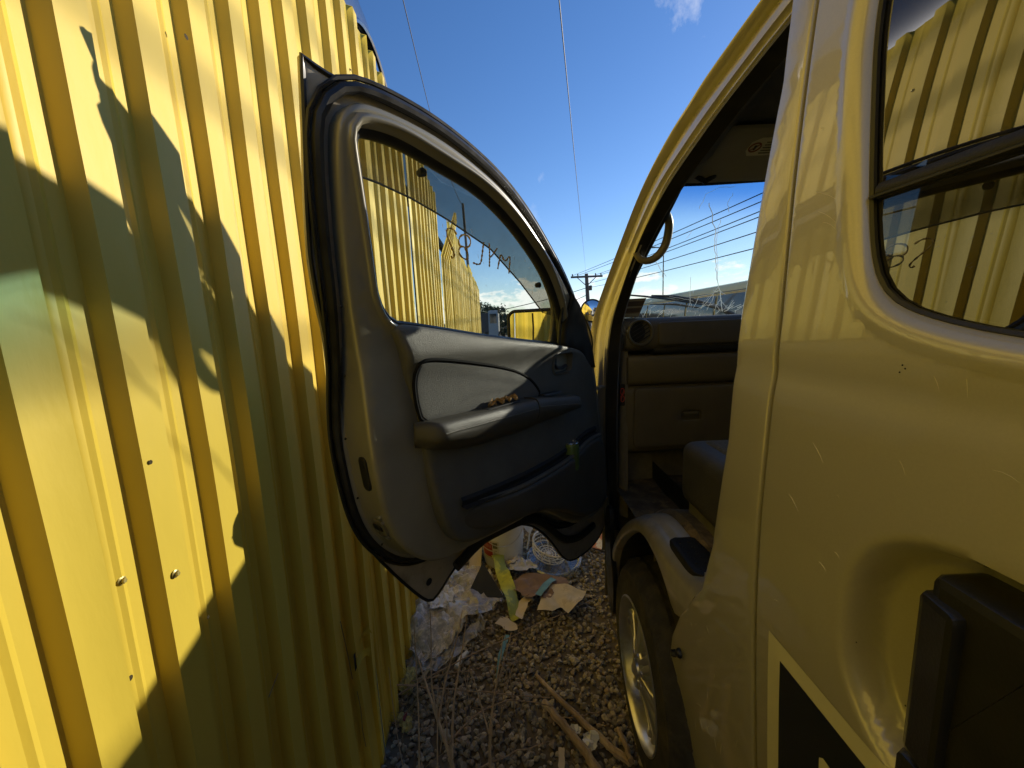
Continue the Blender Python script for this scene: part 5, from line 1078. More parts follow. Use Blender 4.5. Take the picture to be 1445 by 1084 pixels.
T(crumple('paper_fold', [(-.03, 1.735), (-.01, 1.83), (.03, 1.88), (.065, 1.86), (.03, 1.79), (.0, 1.71)], .014, .02, 10, .03, pm('buff_paper', (.60, .48, .30), .8, var=.12), 2.9, ridge=False), 'folded buff paper standing between lime strip and cream board', 'paper')
T(crumple('paper_sheet', [(-.08, 2.10), (.0, 2.19), (.06, 2.17), (.10, 2.08), (.02, 2.04)], .016, .035, 12, .04, GRY, 6.2), 'grey white crumpled paper behind the brown cardboard', 'paper')
T(crumple('paper_wad', [(-.11, 2.20), (-.06, 2.26), (.0, 2.26), (.02, 2.19), (-.04, 2.13), (-.10, 2.13)], .013, .05, 16, .03, pm('stained_tissue', (.60, .52, .38), .85, var=.2), 9.2), 'stained crumpled tissue wad at the foot of the bucket', 'paper')
T(crumple('card_scrap', [(-.13, 1.70), (-.09, 1.75), (-.03, 1.70), (-.02, 1.67), (-.07, 1.66)], .012, .012, 12, .015, pm('buff_paper', (.60, .48, .30), .8, var=.12), 5.9, ridge=False), 'small buff card scrap on gravel in front of black triangle', 'card scrap')
# bucket
buck = thing('white_bucket', (-.10, 2.29, GZ), 'white plastic bucket with a red printed label standing by the fence', 'bucket')
M = Matrix.Translation((-.10, 2.29, GZ + .01)) @ Matrix.Rotation(R(4), 4, 'X'); WHP = pm('white_bucket_plastic', (.70, .67, .58), .4, var=.08, vscale=10, col2=(.45, .38, .26), c2scale=6, c2lo=.58, c2hi=.75)
MB().lathe([(0, .004), (.112, .0), (.118, .006), (.128, .16), (.135, .27), (.139, .272), (.139, .285), (.135, .286), (.137, .33), (.142, .332), (.142, .34), (.136, .342), (.132, .335), (.126, .16), (.113, .02), (0, .015)], M, 48).build('bucket_body', WHP, buck)
def onb(a, z, o=.0012): r = .118 + (z - .006) * .065 + o; return tuple(M @ Vector((r * math.cos(a), r * math.sin(a), z)))
REDL = pm('red_label_print', (.42, .05, .025), .45, var=.1); DRK = pm('brown_label_print', (.10, .06, .03), .5); PAL = pm('pale_label', (.62, .56, .38), .5)
def lab_patch(name, a0, a1, z0, z1, m, o): MB().grid([[onb(a, z, o) for a in np.linspace(a0, a1, 10)] for z in (z0, z1)]).build(name, m, buck)
lab_patch('bucket_label', R(205), R(262), .07, .20, PAL, .0012); lab_patch('label_panel', R(207), R(243), .085, .19, REDL, .002); lab_patch('label_band', R(207), R(243), .125, .133, PAL, .0028); lab_patch('label_side', R(245), R(258), .15, .19, pm('olive_label', (.16, .15, .06), .5), .002)
mb = MB()
for k in range(7):
    a = R(210 + k * 4.5); mb.tube([onb(a, .15 + .004 * (k % 2), .0034), onb(a + .02, .172, .0034), onb(a + .045, .15, .0034)], .0022, 4)
mb.build('label_lettering', pm('pale_red_print', (.60, .25, .14), .5), buck)
mb = MB()
for k in range(7): mb.tube([onb(R(247), .08 + k * .009, .0032), onb(R(247 + 3 + (k * 5) % 8), .08 + k * .009, .0032)], .0012, 4)
mb.build('label_small_print', DRK, buck)
MB().tube([tuple(M @ Vector((.142 * math.cos(a), .142 * math.sin(a), .275 - .10 * math.sin((a - R(190)) / R(160) * math.pi)))) for a in np.linspace(R(190), R(350), 24)], .0022, 6).build('bucket_handle', METAL, buck)
T(crumple('white_bag', [(.02, 2.42), (.06, 2.56), (.14, 2.58), (.15, 2.44), (.08, 2.38)], .016, .05, 12, .05, pm('white_bag_plastic', (.62, .62, .60), .4), 3.9, hump=.16), 'white plastic bag bunched up behind the bucket', 'plastic bag')
# fan guard basket on a round clear lid
cg = Vector((.205, 2.19, GZ + .035)); lid = thing('clear_round_lid', cg, 'round clear plastic lid lying under the cream fan grille', 'lid')
CL = glass('clear_lid_plastic', (.72, .74, .72), k=1.2, base=.04, dirt=.35, dscale=20, rough=.12, dcol=(.5, .5, .47))
M = Matrix.Translation(cg) @ Matrix.Rotation(R(6), 4, 'X')
MB().lathe([(0, .0), (.125, .0), (.138, .004), (.142, .03), (.150, .034), (.158, .030), (.162, .020), (.158, .018)], M, 56).build('lid_shell', CL, lid)
MB().tube([tuple(M @ Vector((.158 * math.cos(a), .158 * math.sin(a), .031))) for a in np.linspace(0, 6.283, 57)[:-1]], .004, 6, closed=True).build('lid_rim', CL, lid)
guard = thing('fan_grille', cg + Vector((-.02, .0, .03)), 'cream plastic round fan grille lying on the clear lid', 'fan grille')
IV = pm('ivory_plastic', (.68, .62, .47), .42, var=.08, vscale=20); M = Matrix.Translation(cg + Vector((-.03, .015, .045))) @ Matrix.Rotation(R(14), 4, 'Y') @ Matrix.Rotation(R(10), 4, 'X')
def circ(r, z, n=44): return [tuple(M @ Vector((r * math.cos(a), r * math.sin(a), z))) for a in np.linspace(0, 2 * math.pi, n + 1)[:-1]]
for r, z, t in ((.112, .075, .0055), (.110, .055, .003), (.105, .03, .003), (.098, .008, .0035), (.062, .0, .003), (.044, -.001, .003), (.027, -.002, .003)): MB().tube(circ(r, z), t, 6, closed=True).build('grille_ring', IV, guard)
for k in range(12):
    a = 2 * math.pi * k / 12; c_, s_ = math.cos(a), math.sin(a)
    MB().tube([tuple(M @ Vector((r * c_, r * s_, z))) for r, z in ((.012, -.002), (.062, .0), (.098, .008), (.105, .03), (.112, .075))], .0022, 5).build('grille_bar', IV, guard)
MB().lathe([(0, .003), (.014, .003), (.016, -.003), (0, -.004)], M, 20).build('grille_hub', IV, guard)
# sticks, tubes and shards
def stick(name, pts, r, mat, label, cat, group=None, n=7):
    P = resample(chaikin(pts, 2, closed=False), closed=False, n=26); rr = [(r[0] + (r[1] - r[0]) * i / 25) * (1 + .12 * noise.noise(Vector((i * .6, r[0] * 900, 0)))) for i in range(26)]
    P = [tuple(Vector(p) + Vector((noise.noise(Vector((i * .35, 1.5, r[0] * 500))), noise.noise(Vector((i * .35, 7.5, r[0] * 500))), 0)) * .006) for i, p in enumerate(P)]
    return T(MB().tube(P, rr, n).build(name, mat), label, cat, group)
BARK = pm('dry_branch_bark', (.36, .25, .13), .85, var=.3, vscale=30, stretch=(1, .3, 1), bump=.8, bscale=60, col2=(.58, .44, .25), c2scale=20, c2lo=.5, c2hi=.65)
TWIG = pm('dry_twig', (.34, .24, .14), .85, var=.3, vscale=30)
stick('branch', [G3(.047, 1.43, .02), G3(.10, 1.345, .025), G3(.17, 1.25, .03), G3(.24, 1.17, .02), G3(.33, 1.07, .03)], (.0075, .013), BARK, 'long peeling brown branch lying on gravel beside the front wheel', 'branch')
stick('branch', [G3(.067, 1.30, .03), G3(.10, 1.25, .03), G3(.15, 1.17, .035), G3(.20, 1.08, .04), G3(.24, 1.0, .04)], (.013, .015), BARK, 'short thick branch with a broken knotty end in the foreground', 'branch')
stick('branch', [G3(.318, 1.19, .02), G3(.318, 1.12, .05), G3(.322, 1.05, .06)], (.008, .009), BARK, 'upright brown stick leaning in front of the wheel', 'branch')
TW = [([G3(-.514, 1.333, .03), G3(-.266, 1.445, .09), G3(.038, 1.632, .06), G3(.422, 1.878, .02)], .0030, 'long thin twig slanting across the gravel from fence to cardboard'),
 ([G3(-.508, 1.362, .06), G3(-.17, 1.332, .05), G3(.101, 1.311, .03)], .0028, 'thin straight twig lying level across the gravel'),
 ([G3(-.48, 1.40, .03), G3(-.25, 1.44, .04), G3(.02, 1.50, .02)], .0020, 'thin short twig just beyond the level one'),
 ([G3(-.257, 1.10, .10), G3(-.18, 1.20, .10), G3(-.05, 1.27, .08), G3(.10, 1.27, .04)], .0032, 'bowed twig arching over gravel toward the knotty branch'),
 ([G3(-.22, 1.06, .03), G3(-.05, 1.12, .03), G3(.08, 1.16, .02)], .0030, 'lowest bent twig near the bottom of the view'),
 ([G3(.12, 1.25, .01), G3(.20, 1.245, .02), G3(.30, 1.275, .01)], .0026, 'curved twig between the peeling branch and the tyre')]
for p, r, l in TW: stick('twig', p, (r, r * .6), TWIG, l, 'twig', 'loose twigs on the gravel', 6)
# dry weed standing by the fence
weed = thing('dry_weed', (-.25, 1.12, GZ), 'leafless dry weed with upright stems in the left foreground', 'weed')
STEM = pm('dry_stem', (.42, .31, .18), .85, var=.25, vscale=25)
def stem(pts, r0, r1=.0012):
    P = resample(chaikin(pts, 2, closed=False), closed=False, n=22); MB().tube([tuple(p) for p in P], list(np.linspace(r0, r1, 22)), 6).build('stem', STEM, weed)
_stem = stem
def stem(pts, r0, r1=.0016): _stem(pts, r0 * 1.25, r1)
stem([(-.225, 1.02, GZ), (-.245, 1.08, GZ + .08), (-.30, 1.16, GZ + .13), (-.36, 1.26, GZ + .19), (-.42, 1.36, GZ + .24)], .0075)
stem([(-.245, 1.08, GZ + .08), (-.25, 1.18, GZ + .17), (-.23, 1.30, GZ + .25), (-.215, 1.40, GZ + .33)], .0045)
stem([(-.30, 1.16, GZ + .13), (-.285, 1.25, GZ + .2), (-.25, 1.34, GZ + .28), (-.235, 1.42, GZ + .34)], .0035)
stem([(-.30, 1.16, GZ + .13), (-.33, 1.22, GZ + .22), (-.335, 1.3, GZ + .33), (-.34, 1.33, GZ + .42)], .003)
stem([(-.12, 1.02, GZ), (-.125, 1.12, GZ + .12), (-.105, 1.20, GZ + .20), (-.085, 1.27, GZ + .25), (-.075, 1.33, GZ + .30)], .0055)
stem([(-.105, 1.20, GZ + .20), (-.07, 1.28, GZ + .24), (-.045, 1.36, GZ + .28)], .003)
stem([(-.125, 1.12, GZ + .12), (-.16, 1.2, GZ + .16), (-.19, 1.27, GZ + .2)], .0028)
stem([(-.35, 1.05, GZ), (-.36, 1.15, GZ + .16), (-.375, 1.22, GZ + .30), (-.385, 1.27, GZ + .42)], .0028)
stem([(-.29, 1.04, GZ), (-.295, 1.12, GZ + .14), (-.30, 1.2, GZ + .24)], .0024)
random.seed(13)
for k in range(12):   # thinner side shoots
    x = random.uniform(-.42, -.02); y = random.uniform(1.02, 1.35); a = random.uniform(-.6, .6); l = random.uniform(.15, .32)
    _stem([(x, y, GZ), (x + l * .2 * math.sin(a), y + .03, GZ + l * .5), (x + l * .6 * math.sin(a) + .02, y + .10, GZ + l)], .0018, .0007)
random.seed(31)
def tuft():
    mb = MB()
    for k in range(260):
        x = random.choice((random.gauss(-.46, .05), random.uniform(-.45, .25))); y = random.uniform(1.25, 1.60) if x < -.35 else random.uniform(.98, 1.75); l = random.uniform(.03, .16) if x < -.3 else random.uniform(.02, .09)
        a = random.uniform(0, 6.3); p = Vector(G3(x, y, -.01)); d = Vector((math.cos(a) * .6, math.sin(a) * .6, random.uniform(.1, 1.0)))
        mb.tube([p, p + d * l * .5 + Vector((0, 0, .005)), p + d * l], [.0013, .0010, .0005], 4)
    o = mb.build('dry_grass', pm('dry_grass_straw', (.33, .26, .13), .85), smooth=False); o['kind'] = 'stuff'; o['label'] = 'dry grass wisps and straw among the gravel by the fence'
tuft()
random.seed(77); mb = MB()
for _ in range(90):
    x = random.gauss(-.12, .2); y = random.gauss(1.95, .22)
    if not (-.52 < x < .42 and 1.45 < y < 2.6): continue
    c = Vector(G3(x, y, random.uniform(.0, .02))); a = Vector((random.gauss(0, 1), random.gauss(0, 1), random.gauss(0, .35))).normalized(); b = a.orthogonal().normalized(); r = random.uniform(.004, .014)
    mb.add([c + a * r, c + b * r * .7 + Vector((0, 0, .003)), c - a * r * .9, c - b * r * .6], [(0, 1, 2, 3)])
o = mb.build('litter_crumbs', pm('litter_crumb_paper', (.62, .55, .42), .8, var=.5, vscale=9, col2=(.25, .16, .09), c2scale=12, c2lo=.48, c2hi=.56), smooth=False); o['kind'] = 'stuff'; o['label'] = 'tiny scraps of paper and card scattered through the rubbish'
WPL = pm('white_scrap_plastic', (.72, .68, .55), .45)
o = MB().tube([G3(-.290, 1.49, .012), G3(-.270, 1.53, .016), G3(-.250, 1.565, .014)], [.010, .0135, .008], 10).build('white_tube', WPL); T(o, 'short squashed white tube on gravel below the plastic sheet', 'tube')
o = mesh('teal_shard', [G3(-.080, 1.63, .035), G3(-.062, 1.632, .03), G3(-.095, 1.51, .025), G3(-.118, 1.42, .012), G3(-.112, 1.52, .03), G3(-.080, 1.63, .030), G3(-.062, 1.632, .025), G3(-.095, 1.51, .02), G3(-.112, 1.52, .025)],
   [(0, 1, 2, 4), (4, 2, 3), (5, 8, 7, 6), (8, 3, 7), (1, 6, 7, 2), (0, 4, 8, 5), (2, 7, 3), (4, 3, 8), (0, 5, 6, 1)], TEAL, smooth=False); T(o, 'long pointed teal shard standing in the gravel', 'shard')
FOAM = pm('yellow_foam', (.50, .40, .12), .95, var=.3, vscale=60, bump=1.0, bscale=90)
for k, (x, y, r, l) in enumerate(((-.475, 1.43, .042, 'large crumbly yellow foam chunk against the fence foot'), (-.440, 1.26, .022, 'small yellow foam crumb with dark gap below the large chunk'), (-.468, 1.28, .02, 'small yellow foam crumb touching the fence'))):
    bm = bmesh.new(); bmesh.ops.create_icosphere(bm, subdivisions=3, radius=1)
    V = []
    for v in bm.verts:
        c = v.co; s = 1 + .5 * noise.noise(c * 1.7 + Vector((k * 7, 0, 0))) + .12 * noise.noise(c * 6); V.append((x + c.x * r * .8 * s, y + c.y * r * 1.25 * s, gz(x, y) + r * .5 + c.z * r * .8 * s))
    F = [tuple(v.index for v in f.verts) for f in bm.faces]; bm.free(); T(mesh('foam_chunk', V, F, FOAM, autos=20), l, 'foam', 'yellow foam crumbs by the fence')
o = ribbon('lath_offcut', [G3(-.42, 1.43, .02), G3(-.405, 1.46, .03), G3(-.385, 1.50, .035)], .018, WOODP, .1); T(o, 'tiny yellowish wood offcut beside the large foam chunk', 'offcut')
o = MB().box((-.004, -.015, 0), (.006, .015, .02), Matrix.Translation(G3(-.452, 1.275, 0))).build('red_scrap', pm('dark_red_plastic', (.20, .02, .02), .5), smooth=False); T(o, 'tiny dark red scrap between the two small foam crumbs', 'scrap')
T(crumple('torn_paper', [(.185, 1.13), (.20, 1.18), (.235, 1.185), (.24, 1.15), (.22, 1.12)], .008, .02, 30, .02, WPL, 1.7), 'torn white paper with black patch between the two branches', 'paper')
T(crumple('torn_paper', [(.135, 1.185), (.15, 1.21), (.19, 1.205), (.185, 1.18)], .007, .02, 34, .015, WPL, 4.4), 'curled white paper strip just beyond the torn paper', 'paper')
T(crumple('torn_paper', [(.095, 1.06), (.10, 1.13), (.12, 1.13), (.122, 1.06)], .008, .006, 20, .02, pm('buff_paper', (.60, .48, .30), .8), 3.4, ridge=False), 'narrow buff paper slip beside the thick branch at the bottom', 'paper')
stick('white_rod', [G3(.050, 2.34, .01), G3(.075, 2.42, .09), G3(.10, 2.50, .16)], (.006, .006), IV, 'thin cream plastic rod leaning beside the fan grille', 'rod')
stick('white_rod', [G3(.03, 2.47, .02), G3(.03, 2.52, .05)], (.006, .006), WPL, 'stubby white plastic rod between bucket and cream rod', 'rod')
stick('cardboard_tube', [G3(.10, 2.58, .05), G3(.16, 2.52, .06), G3(.24, 2.46, .05)], (.02, .02), BRN, 'brown stick end half hidden behind the fan grille', 'tube')
T(crumple('yellow_wrapper', [(.30, 2.23), (.33, 2.33), (.42, 2.38), (.44, 2.33), (.37, 2.26)], .014, .05, 14, .03, pm('yellow_wrapper_film', (.60, .48, .14), .5), 6.6), 'crumpled yellow wrapper beside the clear lid', 'wrapper')
o = MB().box((0, 0, 0), (.13, .16, .004), Matrix.Translation((.40, 2.36, GZ + .03)) @ Matrix.Rotation(R(-30), 4, 'Z') @ Matrix.Rotation(R(28), 4, 'X')).build('orange_card', pm('orange_card_print', (.62, .26, .14), .6, col2=(.8, .75, .68), c2scale=30, c2lo=.48, c2hi=.52), smooth=False); T(o, 'orange and white printed card showing below the door hinge', 'card')

# ---------------------------------------------------------------- the dark car stacked behind the fence
def dark_car(loc, label):
    c = thing('dark_car', loc, label, 'car'); ox, oy, oz = loc
    NAVY = pm('navy_car_paint', (.035, .042, .065), .3, metal=.3, coat=.8); WELL = pm('wheel_well_black', (.01, .01, .01), .9)
    L_, H_, W_ = 4.2, 1.40, 1.70
    # side outline (y forward), with two wheel arches
    def archp(cy0, r): return [(cy0 + r * math.cos(a), .30 + r * math.sin(a)) for a in np.linspace(math.pi, 0, 15)]
    out = [(-2.05, .28)] + [(-2.0, .25)] + archp(-1.25, .36) + archp(1.22, .36) + [(1.62, .27), (1.68, .40), (1.69, .60), (1.67, .71), (1.5, .745), (1.2, .80), (.95, .94), (-1.5, .95), (-2.0, .92), (-2.1, .6)]
    for sx, nm in ((1, 1), (-1, -1)):
        def F(a, b, d, sx=sx):
            bul = .10 * (1 - ((b - .6) / .45) ** 2) - .16 * sstep(1.3, 2.1, abs(a)) ** 2 - (.10 * sstep(1.25, 1.7, a)); return (ox + sx * (W_ / 2 - .10 + bul - d), oy + a, oz + b)
        panel('side_panel', out, [], .12, F, [(.02, 0), (.005, .005), (0, .02), (0, .06)], NAVY, c, estep=.05)
        cab = [(-1.75, .94), (1.0, .93), (.25, 1.36), (-.1, 1.40), (-1.1, 1.40), (-1.6, 1.2)]; wn = [[(-1.45, 1.0), (-.45, 1.0), (-.45, 1.32), (-1.1, 1.32)], [(-.38, 1.0), (.70, 1.0), (.18, 1.31), (-.38, 1.32)]]
        def F2(a, b, d, sx=sx): return (ox + sx * (W_ / 2 - .02 - (b - .94) * .42 - d), oy + a, oz + b)
        panel('cabin_side', cab, wn, .12, F2, [(.0, 0), (0, .03)], NAVY, c, estep=.06)
        for w in wn:
            v, f = tri2d(np.array(resample(orient(w), .08)), [], .2); mesh('side_window', [F2(a, b, .012) for a, b in v], f, pm('dark_car_glass', (.012, .014, .016), .04, coat=.5), c)
        MB().tube([F2(a, .965, -.008) for a in np.linspace(-1.6, .95, 12)], .012, 6).build('chrome_strip', pm('chrome_trim', (.8, .8, .8), .12, metal=1), c)
        for cy0 in (-1.25, 1.22):
            MB().grid([[(ox + sx * (W_ / 2 - .06), oy + cy0 + .36 * math.cos(a), oz + .30 + .36 * math.sin(a)) for a in np.linspace(0, math.pi, 16)], [(ox + sx * (W_ / 2 - .40), oy + cy0 + .36 * math.cos(a), oz + .30 + .36 * math.sin(a)) for a in np.linspace(0, math.pi, 16)]]).build('wheel_well', WELL, c)
            MB().grid([[(ox + sx * (W_ / 2 - .38), oy + cy0 + y_, oz + z_) for y_ in (-.5, .5)] for z_ in (.22, .90)]).build('wheel_well', WELL, c)
            MB().tube([(ox + sx * (W_ / 2 + .0), oy + cy0 + .37 * math.cos(a), oz + .30 + .37 * math.sin(a)) for a in np.linspace(0, math.pi, 20)], .012, 6).build('arch_lip', NAVY, c)
    MB().grid([[(ox + x, oy + y, oz + z - .05 * (abs(x) / .8) ** 2) for x in np.linspace(-.78, .78, 8)] for y, z in ((1.64, .5), (1.67, .62), (1.66, .73), (1.5, .765), (1.2, .82), (.98, .95))]).build('bonnet', NAVY, c)
    MB().grid([[(ox + x, oy + y, oz + z) for x in (-.58, 0, .58)] for y, z in ((.95, .97), (.25, 1.38))]).build('windscreen', pm('dark_car_glass', (.012, .014, .016), .04), c)
    MB().grid([[(ox + x, oy + y, oz + z) for x in np.linspace(-.60, .60, 5)] for y, z in ((.25, 1.37), (-.1, 1.41), (-1.1, 1.41), (-1.6, 1.21), (-1.75, .95), (-2.05, .92), (-2.08, .5))]).build('roof', NAVY, c)
    MB().grid([[(ox + x, oy + 1.60, oz + z) for x in (-.74, -.3, .3, .74)] for z in (.26, .70)]).build('inner_bulkhead', WELL, c)
    MB().box((ox - .70, oy - 2.0, oz + .22), (ox + .70, oy + 1.6, oz + .32)).build('floorpan', WELL, c, smooth=False)
    MB().lathe([(0, .02), (.05, .015), (.07, 0), (.07, -.03)], rot_axis((ox + .55, oy + 1.66, oz + .60), (.3, 1, 0)), 16).build('headlight', pm('red_lamp', (.4, .08, .12), .2), c)
    return c
dark_car((-1.50, 1.03, 2.20), 'dark navy car body stacked high behind the yellow fence')
c2 = dark_car((-2.0, 4.6, .02), 'second dark car body glimpsed through the gaps in the fence')
rk = thing('car_rack', (-1.50, .9, GZ), 'dark steel rack holding the navy car behind the fence', 'rack'); RK = pm('dark_rail_steel', (.05, .045, .04), .6)
for sx in (-.65, .65):
    for yy in (-.6, 2.2): MB().box((-1.50 + sx - .04, yy - .04, GZ - .05), (-1.50 + sx + .04, yy + .04, 2.34)).build('leg', RK, rk, smooth=False)
    MB().box((-1.50 + sx - .05, -.8, 2.34), (-1.50 + sx + .05, 2.4, 2.42)).build('beam', RK, rk, smooth=False)

# ---------------------------------------------------------------- beyond: bus, poles, wires, trees
bus = thing('parked_bus', (5.9, 11, GZ), 'cream roofed bus with dark windows parked beyond the windscreen', 'bus')
CRB = pm('cream_bus_paint', (.88, .66, .24), .7, coat=.5, var=.05); DKG = pm('bus_window_glass', (.02, .03, .035), .06, coat=.3)
bx0, bx1, by0, by1, bt = 4.75, 6.9, 4.6, 17.0, 2.12
def bsec(i=0): return [(bx0 + .02, .30), (bx0, 1.2), (bx0 + .02, 1.62), (bx0 + .05, 1.63), (bx0 + .09, 1.86), (bx0 + .06, 1.87), (bx0 + .10, 1.98), (bx0 + .20, bt - .05), (bx0 + .45, bt), (bx1 - .45, bt), (bx1 - .1, 1.98), (bx1, 1.2), (bx1, .30)]
mb = MB(); mb.grid([[(x, y, z) for x, z in bsec()] for y in np.linspace(by0, by1, 14)])
for y in (by0, by1): n = len(mb.v); mb.v += [(x, y, z) for x, z in bsec()]; mb.f.append(tuple(range(n, n + 13)))
mb.build('bus_body', CRB, bus, autos=30)
for k in range(8):
    y0 = by0 + .15 + k * 1.53; MB().grid([[(bx0 + a - .015, y, z) for y in (y0, y0 + 1.42)] for a, z in ((.0, 1.05), (.0, 1.5), (.06, 1.84))]).build('bus_window', DKG, bus)
MB().tube([(bx0 + .07, y, 1.90) for y in np.linspace(by0, by1, 4)], .012, 6).build('rain_gutter', pm('gutter_brown', (.18, .14, .08), .5), bus)
for yy in (6.6, 14.6): MB().lathe([(0, -.14), (.44, -.14), (.46, -.1), (.46, .1), (.44, .12), (.25, .13), (.24, .09), (0, .08)], rot_axis((bx0 + .17, yy, .41), (-1, 0, 0)), 28).build('wheel', TYRE, bus)
POLEW = pm('weathered_pole', (.14, .115, .09), .85)
def pole(x, y, h, r, lean_=0, label='', arms=()):
    p = thing('utility_pole', (x, y, GZ), label, 'utility pole'); MB().tube([(x, y, GZ), (x - lean_, y, h)], [r * 1.2, r * .85], 10).build('pole_shaft', POLEW, p)
    for z, w in arms:
        MB().box((x - lean_ - w / 2, y - .2, z - .09), (x - lean_ + w / 2, y - .06, z + .09)).build('crossarm', POLEW, p, smooth=False)
        for k in (-.45, -.28, .28, .45): MB().lathe([(0, .22), (.05, .2), (.07, .1), (.04, 0)], Matrix.Translation((x - lean_ + k * w, y - .13, z + .09)), 8).build('insulator', POLEW, p)
        MB().tube([(x - lean_ - w * .3, y - .1, z - .05), (x - lean_, y - .1, z - .9)], .04, 5).build('brace', POLEW, p); MB().tube([(x - lean_ + w * .3, y - .1, z - .05), (x - lean_, y - .1, z - .9)], .04, 5).build('brace', POLEW, p)
    return p
pole(8.0, 40, 5.95, .20, .25, 'wooden utility pole with crossarm in the gap beside the van pillar', ((5.65, 3.1), ))
MB().lathe([(0, -.25), (.16, -.24), (.17, .2), (0, .24)], Matrix.Translation((8.05, 39.6, 4.55)), 12).build('transformer', POLEW, bpy.data.objects['utility_pole'])
pole(-1.95, 22, 7.75, .075, .22, 'thin dark pole seen through the door glass above the fence')
WIRE = pm('black_cable', (.02, .02, .02), .6)
def wire(a, b, sag, r, label, grp='overhead cables'):
    A, B_ = Vector(a), Vector(b); P = [A.lerp(B_, t) - Vector((0, 0, 4 * sag * t * (1 - t))) for t in np.linspace(0, 1, 24)]
    o = MB().tube(P, r, 5).build('overhead_cable', WIRE); T(o, label, 'cable', grp)
WR = D['wires']; nm = ['uppermost', 'second', 'third', 'fourth', 'fifth', 'lowest']
for k, (sx_, sz_) in enumerate(WR):
    Yd = 12; st = (7.75 + (-1.4, -.9, .9, 1.4, .2, .2)[k], 39.9, (5.8, 5.8, 5.8, 5.8, 5.0, 4.6)[k]); en = (sx_ * Yd, Yd, 1.4 + sz_ * Yd); d = Vector(en) - Vector(st); en = tuple(Vector(st) + d * 1.25)
    wire(st, en, .12, .016, '%s of the six black cables crossing the windscreen view' % nm[k])
ux_, uz_ = D['w_up'][0]; wire((7.7, 39.9, 5.8), (ux_ * 3, 3, 1.4 + uz_ * 3), 0, .0045, 'single cable running up the sky from the far pole')
lx, lz = D['w_l'][0]; mx_, mz_ = D['w_l2'][0]; a_ = Vector((lx * 8, 8, 1.4 + lz * 8)); b_ = Vector((mx_ * 14, 14, 1.4 + mz_ * 14)); wire(tuple(a_ + (a_ - b_) * .5), tuple(b_), .1, .009, 'cable at top left slanting down above the open door')
wire(tuple(b_), (-2.17, 22, 7.6), .3, .014, 'cable reaching the thin dark pole behind the fence')
for k, (q, z) in enumerate((('w_left1', 4.6), ('w_left2', 3.9))):
    a, b = D[q][0]; wire((7.75, 39.9, z), (a * 30 - .4, 30, 1.4 + b * 30 + .5 - .4 * k), .15, .03, ('upper', 'lower')[k] + ' faint cable seen through the door glass toward the pole')
# street lamp
lp_ = thing('street_lamp', (17.2, 45, GZ), 'small curved street lamp seen through the cracked windscreen', 'street lamp'); MB().tube([(17.2, 45, GZ), (17.2, 45, 8.6), (17.0, 45, 8.9), (16.2, 45, 9.0)], .06, 6).build('lamp_post', POLEW, lp_); MB().box((15.7, 44.9, 8.92), (16.3, 45.1, 9.04)).build('lamp_head', POLEW, lp_, smooth=False)
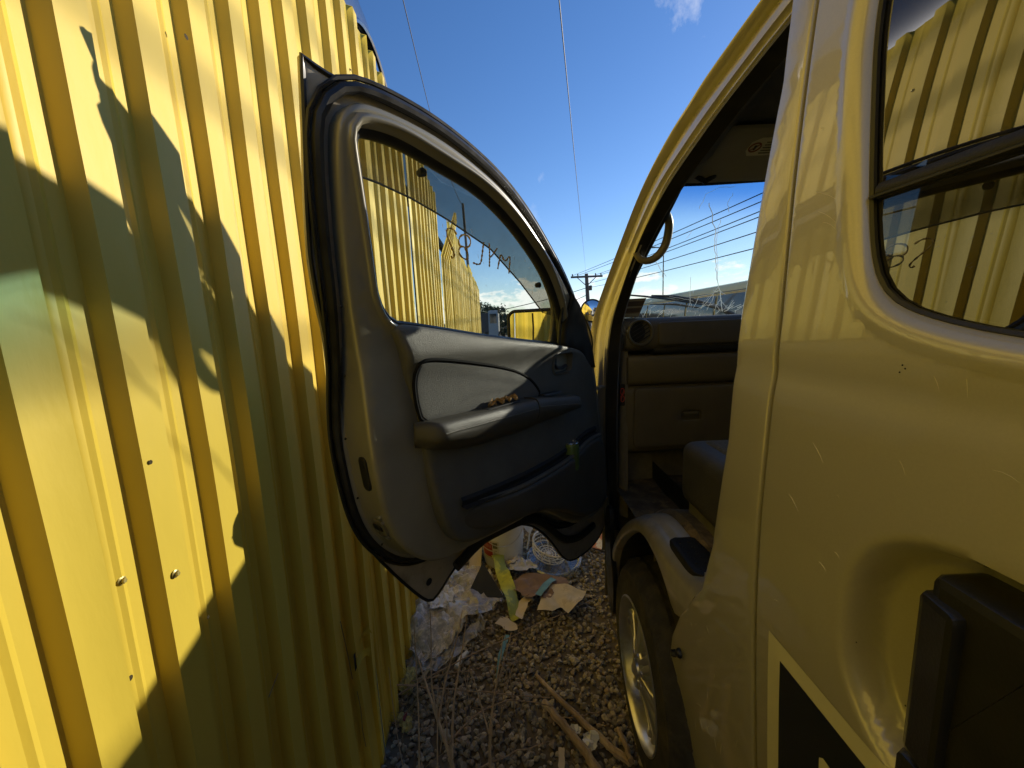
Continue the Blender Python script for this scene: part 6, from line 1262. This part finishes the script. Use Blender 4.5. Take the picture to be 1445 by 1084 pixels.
# trees past the end of the fence
FOL = pm('dark_foliage', (.045, .06, .025), .9, var=.4, vscale=2); BK = pm('tree_bark', (.08, .06, .045), .9)
def tree(x, y, h, w, seed, label):
    t = thing('dark_tree', (x, y, GZ), label, 'tree', 'dark trees beyond the fence end'); rs = random.Random(seed)
    MB().tube([(x, y, GZ), (x + .1, y, h * .35), (x - .1, y, h * .7)], [.22, .16, .06], 8).build('trunk', BK, t)
    for k in range(4): a = rs.uniform(0, 6.3); MB().tube([(x, y, h * (.3 + .1 * k)), (x + math.cos(a) * w * .35, y + math.sin(a) * w * .35, h * (.5 + .1 * k))], [.08, .03], 6).build('limb', BK, t)
    V = []; F = []
    cl = [(x + rs.gauss(0, .30) * w, y + rs.gauss(0, .3) * w, h * rs.uniform(.22, .98)) for _ in range(34)]
    for cx, cy_, cz in cl:
        cr = rs.uniform(.10, .20) * w * (1.25 - cz / h * .5)
        for _ in range(85):
            p = Vector((rs.gauss(0, 1), rs.gauss(0, 1), rs.gauss(0, .8))) * cr * .55 + Vector((cx, cy_, cz)); s = rs.uniform(.07, .14); a = Vector((rs.gauss(0, 1), rs.gauss(0, 1), rs.gauss(0, 1))).normalized(); b = a.orthogonal().normalized()
            n = len(V); V += [tuple(p + a * s), tuple(p + b * s * .5), tuple(p - a * s), tuple(p - b * s * .5)]; F.append((n, n + 1, n + 2, n + 3))
    mesh('crown', V, F, FOL, t, smooth=False)
tree(-1.75, 34, 3.1, 2.4, 1, 'nearer dark tree right after the fence end'); tree(-.6, 36, 2.2, 1.4, 2, 'lower dark tree right of the nearer one'); tree(-3.6, 36, 3.4, 2.6, 3, 'dark tree mostly hidden behind the fence end')
# white lorry far off
tk = thing('white_lorry', (-.95, 27, GZ), 'small white lorry parked far beyond the fence end', 'lorry')
WT = pm('lorry_white', (.35, .35, .34), .5)
mb = MB(); mb.grid([[(x, y, z) for y, z in ((26, .5), (26, 1.5), (26.25, 2.3), (27.2, 2.35), (27.2, .5))] for x in (-1.35, -.75)]); mb.build('cab', WT, tk, smooth=False)
MB().box((-1.95, 27.4, .9), (-.75, 31, 2.2)).build('cargo_box', pm('lorry_dark_body', (.05, .05, .055), .5), tk, smooth=False); MB().grid([[(x, 25.98, z) for x in (-1.25, -.82)] for z in (1.5, 2.1)]).build('windscreen', DKG, tk)
for yy in (26.6, 30): MB().lathe([(0, -.1), (.42, -.1), (.42, .1), (0, .1)], rot_axis((-.80, yy, .37), (1, 0, 0)), 18).build('wheel', TYRE, tk)
# far road and low hills
MB().grid([[(x, y, GZ + .012) for x in (-60, 90)] for y in (24, 46)]).build('road', pm('asphalt', (.05, .05, .05), .9, var=.2, vscale=2), kind='structure', smooth=False)
random.seed(4); mb = MB(); rows = [[], []]
for x in np.linspace(-700, 900, 80): h = 9 + 6 * noise.noise(Vector((x * .006, 0, 3))) + 2 * noise.noise(Vector((x * .03, 1, 3))); rows[0].append((x, 620, GZ - 2)); rows[1].append((x, 640, max(2, h * .55)))
mb.grid(rows + [[(p[0], 900, GZ - 2) for p in rows[0]]]); mb.build('hills', pm('far_hill_green', (.06, .075, .05), .95, var=.3, vscale=.02), kind='structure')
